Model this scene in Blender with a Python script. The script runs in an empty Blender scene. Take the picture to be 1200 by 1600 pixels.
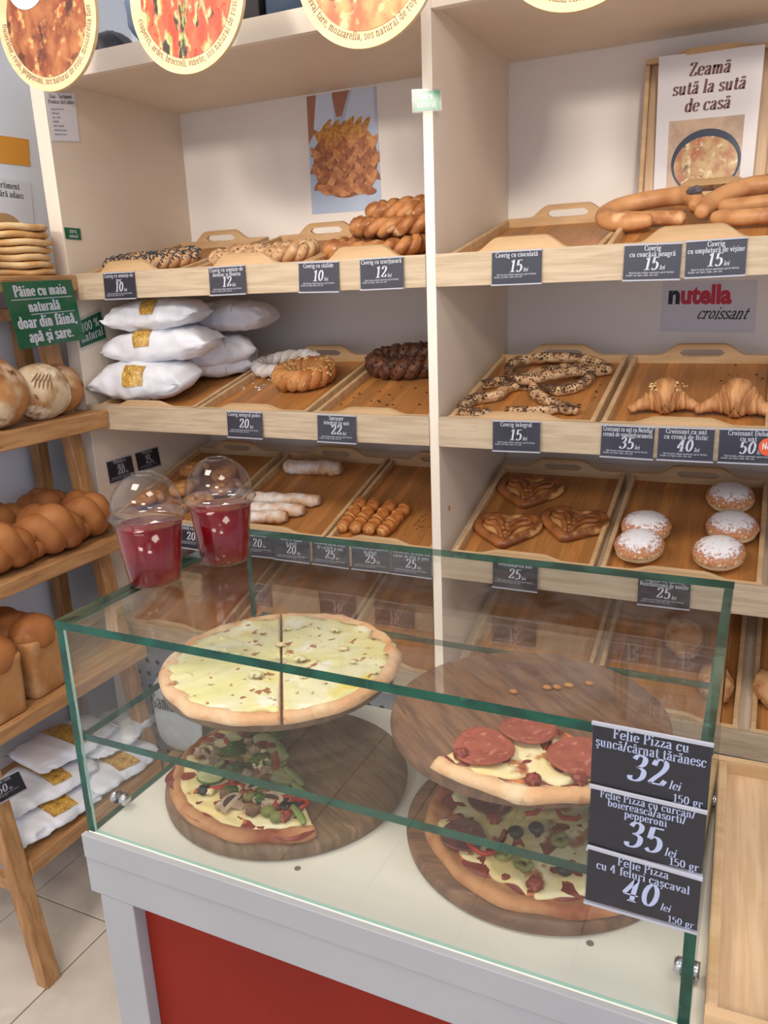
import bpy, bmesh, math, random
import numpy as np
from mathutils import Matrix, Vector, noise
random.seed(7); rng = np.random.default_rng(7)
PI = math.pi; sin = math.sin; cos = math.cos
S = bpy.context.scene; COL = S.collection

# ---------------------------------------------------------------- camera
def make_camera():
    a, b, c = -0.27507, 0.44722, -0.03881
    fwd = Vector((-sin(b)*cos(a), cos(b)*cos(a), sin(a))); right = Vector((cos(b), sin(b), 0)); up = right.cross(fwd)
    r2 = right*cos(c) + up*sin(c); u2 = -right*sin(c) + up*cos(c)
    cd = bpy.data.cameras.new('camera'); cam = bpy.data.objects.new('camera', cd); COL.objects.link(cam)
    m = Matrix((r2, u2, -fwd)).transposed().to_4x4(); m.translation = Vector((0.64984, -1.60125, 1.55))
    cam.matrix_world = m
    cd.sensor_fit = 'VERTICAL'; cd.sensor_height = 36; cd.lens = 36*1252.7/1600; cd.clip_start = .02
    S.camera = cam
make_camera()

# ---------------------------------------------------------------- light
def srgb(r, g, b):
    f = lambda v: (v/255/12.92) if v/255 <= .04045 else ((v/255+.055)/1.055)**2.4
    return (f(r), f(g), f(b), 1)
W = bpy.data.worlds.new('world'); S.world = W; W.use_nodes = True
W.node_tree.nodes['Background'].inputs[0].default_value = srgb(214, 225, 248)
W.node_tree.nodes['Background'].inputs[1].default_value = 0.86
def area(name, loc, rot, sx, sy, power, col):
    l = bpy.data.lights.new(name, 'AREA'); l.shape = 'RECTANGLE'; l.size = sx; l.size_y = sy; l.energy = power; l.color = col[:3]
    o = bpy.data.objects.new(name, l); o.location = loc; o.rotation_euler = rot; COL.objects.link(o)
WARM = srgb(255, 243, 228)
area('ceiling_lamp', (-.45, -1.3, 2.62), (0, 0, 0), .5, .5, 12, WARM)
area('ceiling_lamp', (.9, -1.3, 2.62), (0, 0, 0), .5, .5, 8.5, WARM)
area('ceiling_lamp', (-.1, -3.1, 2.62), (0, 0, 0), .6, .6, 16, WARM)
area('ceiling_lamp', (1.4, -3.1, 2.62), (0, 0, 0), .6, .6, 16, WARM)
for sx in (-.9, .1, 1.1):   # fill spots added to brighten the upper bays, not fixtures of the shop
    d = Vector((.55*sx-.1, .4, 2.0))-Vector((sx, -2.2, 2.45))
    l = bpy.data.lights.new('fill_spot', 'SPOT'); l.energy = 62; l.spot_size = math.radians(46); l.spot_blend = 1; l.shadow_soft_size = .12; l.color = WARM[:3]
    o = bpy.data.objects.new('fill_spot', l); o.location = (sx, -2.2, 2.45); o.rotation_euler = d.to_track_quat('-Z', 'Y').to_euler(); COL.objects.link(o)
S.view_settings.view_transform = 'Standard'; S.view_settings.look = 'None'
S.view_settings.gamma = 1; S.view_settings.use_curve_mapping = False
S.view_settings.exposure = 0.45

# ---------------------------------------------------------------- materials
MATS = {}
def M(name, c1, c2=None, scale=6, stretch=(1,1,1), rough=.6, bump=0, bscale=60, thr=(.35,.65), layers=(), metal=0, spec=.5, strips=None, detail=4, trans=0, ior=1.45, sheen=0):
    """layers: (rgb, scale, lo, hi, stretch) mixed in by a noise; strips: (axis, per metre, amount) laminated wood."""
    if name in MATS: return MATS[name]
    m = bpy.data.materials.new(name); m.use_nodes = True; MATS[name] = m
    nt = m.node_tree; N = nt.nodes; L = nt.links; bs = N['Principled BSDF']
    tc = N.new('ShaderNodeTexCoord')
    def noi(sc, st=(1,1,1), det=detail):
        mp = N.new('ShaderNodeMapping'); mp.inputs['Scale'].default_value = st; L.new(tc.outputs['Object'], mp.inputs[0])
        n = N.new('ShaderNodeTexNoise'); n.inputs['Scale'].default_value = sc; n.inputs['Detail'].default_value = det
        L.new(mp.outputs[0], n.inputs['Vector']); return n.outputs['Fac']
    def ramp(fac, lo, hi):
        r = N.new('ShaderNodeMapRange'); r.inputs['From Min'].default_value = lo; r.inputs['From Max'].default_value = hi
        r.interpolation_type = 'SMOOTHSTEP'; L.new(fac, r.inputs['Value']); return r.outputs[0]
    def mix(fac, a, b):
        x = N.new('ShaderNodeMix'); x.data_type = 'RGBA'; L.new(fac, x.inputs['Factor'])
        for s, v in ((x.inputs['A'], a), (x.inputs['B'], b)):
            if isinstance(v, tuple): s.default_value = v
            else: L.new(v, s)
        return x.outputs['Result']
    cur = srgb(*c1)
    if c2: cur = mix(ramp(noi(scale, stretch), *thr), cur, srgb(*c2))
    if strips:
        ax, per, amt = strips
        sp = N.new('ShaderNodeSeparateXYZ'); L.new(tc.outputs['Object'], sp.inputs[0])
        mu = N.new('ShaderNodeMath'); mu.operation = 'MULTIPLY'; mu.inputs[1].default_value = per; L.new(sp.outputs[ax], mu.inputs[0])
        fl = N.new('ShaderNodeMath'); fl.operation = 'FLOOR'; L.new(mu.outputs[0], fl.inputs[0])
        wn = N.new('ShaderNodeTexWhiteNoise'); wn.noise_dimensions = '1D'; L.new(fl.outputs[0], wn.inputs['W'])
        k = N.new('ShaderNodeMath'); k.operation = 'MULTIPLY'; k.inputs[1].default_value = amt; L.new(wn.outputs['Value'], k.inputs[0])
        cur = mix(k.outputs[0], cur, srgb(*[int(v*.72) for v in c1]))
    for ly in layers:
        rgb, sc, lo, hi = ly[:4]; st = ly[4] if len(ly) > 4 else (1,1,1)
        cur = mix(ramp(noi(sc, st), lo, hi), cur, srgb(*rgb))
    if isinstance(cur, tuple): bs.inputs['Base Color'].default_value = cur
    else: L.new(cur, bs.inputs['Base Color'])
    bs.inputs['Roughness'].default_value = rough; bs.inputs['Metallic'].default_value = metal
    bs.inputs['Specular IOR Level'].default_value = spec; bs.inputs['Transmission Weight'].default_value = trans; bs.inputs['IOR'].default_value = ior
    if bump:
        b = N.new('ShaderNodeBump'); b.inputs['Strength'].default_value = bump; b.inputs['Distance'].default_value = .003
        L.new(noi(bscale, stretch), b.inputs['Height']); L.new(b.outputs[0], bs.inputs['Normal'])
    return m
def clear(name, tint, refl=1.45, rough=0.0, haze=0.0):
    if name in MATS: return MATS[name]
    m = bpy.data.materials.new(name); m.use_nodes = True; MATS[name] = m; nt = m.node_tree; N = nt.nodes; L = nt.links
    out = N['Material Output']; N.remove(N['Principled BSDF'])
    t = N.new('ShaderNodeBsdfTransparent'); t.inputs[0].default_value = tint
    g = N.new('ShaderNodeBsdfGlossy'); g.inputs['Roughness'].default_value = rough
    lw = N.new('ShaderNodeLayerWeight'); lw.inputs[0].default_value = .5
    pw = N.new('ShaderNodeMath'); pw.operation = 'POWER'; pw.inputs[1].default_value = 5; L.new(lw.outputs['Facing'], pw.inputs[0])
    f0 = ((refl-1)/(refl+1))**2
    fr = N.new('ShaderNodeMath'); fr.operation = 'MULTIPLY_ADD'; fr.inputs[1].default_value = 1-f0; fr.inputs[2].default_value = f0; L.new(pw.outputs[0], fr.inputs[0])
    x = N.new('ShaderNodeMixShader'); L.new(fr.outputs[0], x.inputs[0]); L.new(t.outputs[0], x.inputs[1]); L.new(g.outputs[0], x.inputs[2])
    last = x.outputs[0]
    if haze:
        d = N.new('ShaderNodeBsdfDiffuse'); d.inputs[0].default_value = (.8,.8,.8,1)
        tc = N.new('ShaderNodeTexCoord'); n = N.new('ShaderNodeTexNoise'); n.inputs['Scale'].default_value = 9; n.inputs['Detail'].default_value = 8; n.inputs['Distortion'].default_value = 3
        L.new(tc.outputs['Object'], n.inputs['Vector'])
        r = N.new('ShaderNodeMapRange'); r.inputs['From Min'].default_value = .4; r.inputs['From Max'].default_value = .75; r.inputs['To Max'].default_value = haze
        L.new(n.outputs['Fac'], r.inputs['Value'])
        y = N.new('ShaderNodeMixShader'); L.new(r.outputs[0], y.inputs[0]); L.new(last, y.inputs[1]); L.new(d.outputs[0], y.inputs[2]); last = y.outputs[0]
    L.new(last, out.inputs['Surface']); return m

wall_m   = M('wall_paint', (242,246,252), (236,241,249), 3, rough=.7)
cab_m    = M('cabinet_laminate', (232,216,196), (227,210,188), 4, rough=.5)
capf_m   = M('cabinet_edge', (240,226,208), rough=.45)
backp_m  = M('cabinet_back', (236,229,222), (232,225,218), 3, rough=.55)
oak_m    = M('pale_oak_laminate', (200,180,152), (182,160,132), 7, (1,14,14), rough=.55, bump=.15, bscale=40, layers=[((172,150,122), 16, .6, .75, (1,22,22))])
tray_m   = M('bamboo_rail', (212,178,136), (196,160,116), 8, (1,6,6), rough=.45)
bam_m    = M('bamboo_tray_base', (198,138,78), (184,120,62), 10, (12,1,1), rough=.38, strips=('X', 48, .7), layers=[((166,100,48), 22, .58, .75, (12,.8,1))])
bam2_m   = M('pale_bamboo_base', (224,190,152), (212,176,136), 12, (14,1,1), rough=.4, strips=('X', 40, .3), layers=[((185,140,92), 9, .66, .72, (3,2,1))])
rack_m   = M('rack_oak', (188,142,94), (166,120,76), 8, (9,1.2,9), rough=.5, bump=.1, layers=[((150,98,52), 14, .6, .72, (14,1.5,14))])
rackv_m  = M('rack_oak_upright', (188,142,94), (164,118,74), 8, (9,9,1.2), rough=.5, bump=.1, layers=[((150,98,52), 14, .6, .72, (14,14,1.5))])
walnut_m = M('dark_walnut', (134,98,72), (104,74,56), 7, (2,16,4), rough=.5, bump=.15, layers=[((140,108,84), 10, .58, .75, (1.5,18,4)), ((72,52,42), 14, .62, .74, (2,34,4))])
walnut2_m= M('worn_walnut', (132,104,78), (106,82,60), 6, (2,14,4), rough=.5, bump=.15, layers=[((148,120,92), 8, .55, .75, (2.5,16,4)), ((70,50,38), 12, .64, .74, (4,22,4))])
white_m  = M('counter_white', (168,169,171), (162,163,166), 4, rough=.4)
cream_m  = M('counter_cream', (240,236,222), (235,231,216), 4, rough=.35)
red_m    = M('red_panel', (134,30,13), (127,27,12), 5, spec=.25, rough=.6)
tile_m   = M('floor_tile', (222,211,196), (208,196,180), 7, rough=.35, layers=[((228,219,206), 14, .5, .8)], spec=.4)
grout_m  = M('grout', (88,86,84), rough=.8)
edge_m   = M('green_glass_edge', (18,84,66), (10,60,48), 30, (1,1,1), rough=.12, layers=[((48,120,98), 60, .62, .78)])
glass_m  = clear('pane_glass', (.985,.995,.99,1), 1.45)
glasst_m = clear('dusty_pane_glass', (.98,.99,.985,1), 1.5, haze=.035)
pet_m    = clear('clear_plastic', (.95,.95,.96,1), 1.6, .03)
cupw_m   = clear('clear_cup_wall', (.97,.97,.975,1), 1.35, .02)
sleeve_m = clear('clear_sleeve', (.94,.95,.965,1), 1.28, .15)
steel_m  = M('steel', (200,200,205), rough=.25, metal=1)
drink_m  = M('red_drink', (122,12,20), (96,8,14), 8, rough=.08, layers=[((124,28,30), 20, .6, .8)])
card_m   = M('price_card', (60,57,66), (54,51,60), 5, rough=.35)
cardb_m  = M('black_card', (34,33,44), rough=.3)
ink_m    = M('pale_ink', (226,224,228), rough=.5)
inkb_m   = M('blue_white_ink', (208,214,240), rough=.5)
green_m  = M('green_card', (24,104,66), (18,94,58), 5, rough=.45)
green2_m = M('green_sticker', (60,160,105), rough=.45)
paper_m  = M('white_paper', (232,232,236), rough=.7)
black_m  = M('black_ink', (38,38,44), rough=.6)
brown_i  = M('brown_ink', (120,84,78), rough=.6)
orange_m = M('orange_paper', (236,164,62), rough=.6)
redink_m = M('red_ink', (196,42,66), rough=.5)
perf_m   = M('perforated_panel', (150,154,160), rough=.5, metal=.2)
dark_m   = M('dark_hole', (30,30,34), rough=.9)
bag_m    = M('bag_paper', (238,238,242), (226,227,233), 12, rough=.5, bump=.35, bscale=22)
noodle_m = M('noodle_window', (206,164,78), (176,128,46), 60, (1,1,1), rough=.35, bump=.6, bscale=120, layers=[((232,200,120), 90, .55, .65, (3,1,1)), ((120,84,34), 70, .62, .7, (1,3,1))])
# baked goods
crust_a  = M('golden_crust', (206,150,92), (170,106,56), 14, spec=.3, rough=.5, bump=.3, bscale=70)
pret_m   = M('glossy_pretzel', (208,154,104), (174,116,72), 16, rough=.42, spec=.35, bump=.25, layers=[((228,184,138), 22, .58, .75)])
pretd_m  = M('brown_twist', (192,134,84), (142,86,46), 26, rough=.45, spec=.35, bump=.3, layers=[((226,184,138), 40, .58, .72)])
seedp_m  = M('pale_seeded_dough', (214,180,140), (186,142,98), 40, rough=.6, bump=.4, bscale=120)
sugar_m  = M('powder_sugar', (238,236,236), (222,214,206), 30, rough=.8, bump=.3, layers=[((206,160,110), 50, .62, .72)])
choc_m   = M('chocolate_dough', (112,70,48), (70,42,32), 60, rough=.5, bump=.6, bscale=140, layers=[((170,100,60), 30, .62, .74)])
loaf_m   = M('sourdough_crust', (186,132,82), (146,94,54), 18, spec=.2, rough=.75, bump=.4, bscale=60, layers=[((218,192,158), 8, .48, .62), ((112,66,38), 20, .58, .70)])
flour_m  = M('floured_crust', (218,198,166), (190,158,118), 16, spec=.2, rough=.8, bump=.4, bscale=60, layers=[((164,112,66), 9, .50, .62), ((232,218,192), 22, .52, .66), ((120,78,46), 34, .62, .72)])
brioche_m= M('brioche_crust', (180,118,68), (146,86,46), 9, rough=.5, spec=.3, bump=.2, layers=[((208,158,102), 8, .58, .78)])
tin_m    = M('tin_loaf_crust', (196,144,92), (172,116,66), 8, rough=.6, spec=.25, bump=.25, layers=[((222,186,140), 7, .5, .72)])
flat_m   = M('flatbread_crust', (228,196,146), (206,158,102), 18, spec=.25, rough=.7, bump=.4, bscale=50, layers=[((180,110,56), 22, .64, .76)])
pcrust_m = M('pizza_crust', (226,188,146), (216,164,118), 18, rough=.7, spec=.25, bump=.9, bscale=90, layers=[((176,110,66), 30, .56, .70), ((236,214,178), 14, .52, .7)])
pcrustd_m= M('baked_pizza_crust', (196,142,98), (160,98,64), 18, spec=.25, rough=.7, bump=.4, bscale=60, layers=[((134,66,40), 18, .56, .72)])
cheese_m = M('pale_cheese', (228,220,154), (230,224,184), 14, rough=.5, spec=.3, bump=.5, bscale=50, layers=[((240,236,212), 24, .56, .68), ((226,210,112), 11, .58, .72), ((164,112,66), 62, .60, .66)])
melt_m   = M('melted_cheese', (232,208,142), (236,224,182), 20, rough=.45, spec=.35, bump=.5, bscale=60, layers=[((190,134,80), 34, .6, .68), ((150,62,44), 18, .58, .66)])
sauce_m  = M('tomato_sauce', (146,62,46), (118,40,32), 26, rough=.4, bump=.4, bscale=70, layers=[((214,130,70), 30, .6, .7)])
pepp_m   = M('salami', (164,88,68), (148,72,56), 60, rough=.5, spec=.3, bump=.35, bscale=200, layers=[((186,118,98), 130, .58, .7)])
olive_m  = M('black_olive', (30,28,34), rough=.3)
golive_m = M('green_olive', (132,134,72), (104,108,50), 40, rough=.35)
pepper_m = M('red_pepper', (176,48,32), (150,34,24), 30, rough=.3)
zucc_m   = M('courgette', (196,194,146), (172,172,118), 50, rough=.45)
zuccs_m  = M('courgette_skin', (70,110,52), rough=.45)
broc_m   = M('broccoli', (66,104,40), (40,74,26), 90, rough=.7, bump=.8, bscale=160)
mush_m   = M('mushroom', (196,172,146), (160,132,108), 40, rough=.6)
mushd_m  = M('mushroom_gill', (66,48,40), rough=.7)
discwood_m = M('sign_plywood', (232,204,158), (222,190,142), 8, (1,1,5), rough=.5)
photo_m  = M('printed_pizza', (176,112,68), (132,66,42), 34, (1,1,.6), rough=.4, layers=[((214,166,104), 40, .54, .66), ((84,44,34), 24, .54, .68), ((176,84,50), 36, .6, .7)])
photo2_m = M('printed_veg_pizza', (206,100,66), (176,66,46), 26, (1,1,.5), rough=.4, layers=[((222,190,134), 40, .50, .60, (1,1,.5)), ((58,46,42), 36, .54, .62, (1,1,.5)), ((150,160,84), 44, .58, .66, (1,1,.5)), ((176,60,44), 50, .6, .66)])
photo3_m = M('printed_cheese_pizza', (218,156,96), (180,96,58), 30, (1,1,.6), rough=.4, layers=[((234,200,140), 36, .52, .64), ((116,60,44), 30, .58, .68)])

# ---------------------------------------------------------------- mesh helpers
class MB:
    def __init__(s): s.v = []; s.f = []; s.mi = []
    def add(s, v, f, mi=0):
        n = len(s.v); s.v += [tuple(p) for p in v]; s.f += [tuple(i+n for i in q) for q in f]; s.mi += [mi]*len(f); return s
    def box(s, x0, y0, z0, x1, y1, z1, mi=0):
        v = [(x,y,z) for z in (z0,z1) for y in (y0,y1) for x in (x0,x1)]
        return s.add(v, [(0,2,3,1),(4,5,7,6),(0,1,5,4),(1,3,7,5),(3,2,6,7),(2,0,4,6)], mi)
    def hexa(s, bot, top, mi=0):   # four corners each
        return s.add(list(bot)+list(top), [(3,2,1,0),(4,5,6,7),(0,1,5,4),(1,2,6,5),(2,3,7,6),(3,0,4,7)], mi)
    def grid(s, rows, closed_u=False, mi=0, cap0=False, cap1=False):
        n = len(rows[0]); v = [p for r in rows for p in r]; f = []
        for i in range(len(rows)-1):
            for j in range(n if closed_u else n-1):
                k = (j+1) % n
                f.append((i*n+j, i*n+k, (i+1)*n+k, (i+1)*n+j))
        if cap0: f.append(tuple(range(n-1, -1, -1)))
        if cap1: f.append(tuple((len(rows)-1)*n+j for j in range(n)))
        return s.add(v, f, mi)
    def lathe(s, prof, seg=40, c=(0,0,0), mi=0):   # profile (r,z)
        rows = [[(c[0]+r*cos(2*PI*j/seg), c[1]+r*sin(2*PI*j/seg), c[2]+z) for j in range(seg)] for r, z in prof]
        return s.grid(rows, True, mi)
    def tube(s, pts, rad, seg=10, closed=False, flat=1.0, mi=0, namp=0, nsc=40, up=(0,0,1)):
        P = np.array(pts, float); n = len(P)
        R = np.array(rad if hasattr(rad, '__len__') else [rad]*n, float)
        T = (np.roll(P,-1,0)-np.roll(P,1,0)) if closed else np.gradient(P, axis=0)
        T /= np.linalg.norm(T, axis=1)[:,None]+1e-12
        U = np.array([up]*n, float); B = np.cross(T, U); bn = np.linalg.norm(B, axis=1); B[bn<1e-4] = (1,0,0); B /= np.linalg.norm(B, axis=1)[:,None]
        Nn = np.cross(B, T)
        rows = []
        for i in range(n):
            r = []
            for j in range(seg):
                a = 2*PI*j/seg; d = B[i]*cos(a) + Nn[i]*sin(a)*flat
                q = P[i] + d*R[i]
                if namp: q = q + d*namp*noise.noise(Vector(q*nsc))
                r.append(tuple(q))
            rows.append(r)
        if closed: rows.append(rows[0])
        return s.grid(rows, True, mi, not closed, not closed)
    def ball(s, c, r, nu=14, nv=9, fn=None, mi=0):
        rows = []
        for i in range(nv+1):
            t = PI*i/nv; row = []
            for j in range(nu):
                a = 2*PI*j/nu; d = Vector((sin(t)*cos(a), sin(t)*sin(a), -cos(t)))
                k = fn(d) if fn else 1
                row.append((c[0]+r[0]*d.x*k, c[1]+r[1]*d.y*k, c[2]+r[2]*d.z*k))
            rows.append(row)
        return s.grid(rows, True, mi)
    def mesh(s, name, mats, smooth=False, bevel=0, weld=True):
        me = bpy.data.meshes.new(name); me.from_pydata(s.v, [], s.f)
        for m in (mats if isinstance(mats, (list,tuple)) else [mats]): me.materials.append(m)
        me.polygons.foreach_set('material_index', s.mi)
        if weld or bevel:
            bm = bmesh.new(); bm.from_mesh(me); bmesh.ops.remove_doubles(bm, verts=bm.verts, dist=1e-6)
            if bevel: bmesh.ops.bevel(bm, geom=[e for e in bm.edges if len(e.link_faces)==2 and e.calc_face_angle(0) > .6], offset=bevel, segments=2, affect='EDGES', profile=.5)
            bmesh.ops.recalc_face_normals(bm, faces=bm.faces); bm.to_mesh(me); bm.free()
        if smooth: me.shade_smooth()
        return me
def link(name, me, parent=None, kind=None):
    o = bpy.data.objects.new(name, me); COL.objects.link(o)
    if parent: o.parent = parent
    if kind: o['kind'] = kind
    return o
def part(name, mb, mat, parent=None, smooth=False, bevel=0, kind=None, label=None):
    o = link(name, mb.mesh(name, mat, smooth, bevel), parent, kind)
    if label: o['label'] = label
    return o
def tag(o, label, cat, group=None):
    o['label'] = label; o['category'] = cat
    if group: o['group'] = group
    return o
def thing(name, label, cat, loc=(0,0,0), rot=(0,0,0), group=None):
    o = bpy.data.objects.new(name, None); o.empty_display_size = .02; COL.objects.link(o); o.location = loc; o.rotation_euler = rot
    return tag(o, label, cat, group)
def box(name, b, mat, parent=None, bevel=0, kind=None, label=None):
    return part(name, MB().box(*b), mat, parent, False, bevel, kind, label)
def dup(root, loc=None, rot=None, label=None, group=None):
    r = root.copy(); COL.objects.link(r)
    if loc is not None: r.location = loc
    if rot is not None: r.rotation_euler = rot
    if label: r['label'] = label
    if group: r['group'] = group
    for ch in list(root.children):
        c = ch.copy(); COL.objects.link(c); c.parent = r
        for g in ch.children:
            d = g.copy(); COL.objects.link(d); d.parent = c
    return r
def crom(pts, n=6, closed=False):
    P = [np.array(p, float) for p in pts]; out = []
    m = len(P); rg = range(m) if closed else range(m-1)
    for i in rg:
        if closed: a, b, c, d = P[(i-1)%m], P[i], P[(i+1)%m], P[(i+2)%m]
        else: a, b, c, d = P[max(i-1,0)], P[i], P[i+1], P[min(i+2,m-1)]
        for k in range(n):
            t = k/n
            out.append(.5*((2*b)+(-a+c)*t+(2*a-5*b+4*c-d)*t*t+(-a+3*b-3*c+d)*t**3))
    if not closed: out.append(P[-1])
    return out

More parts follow.
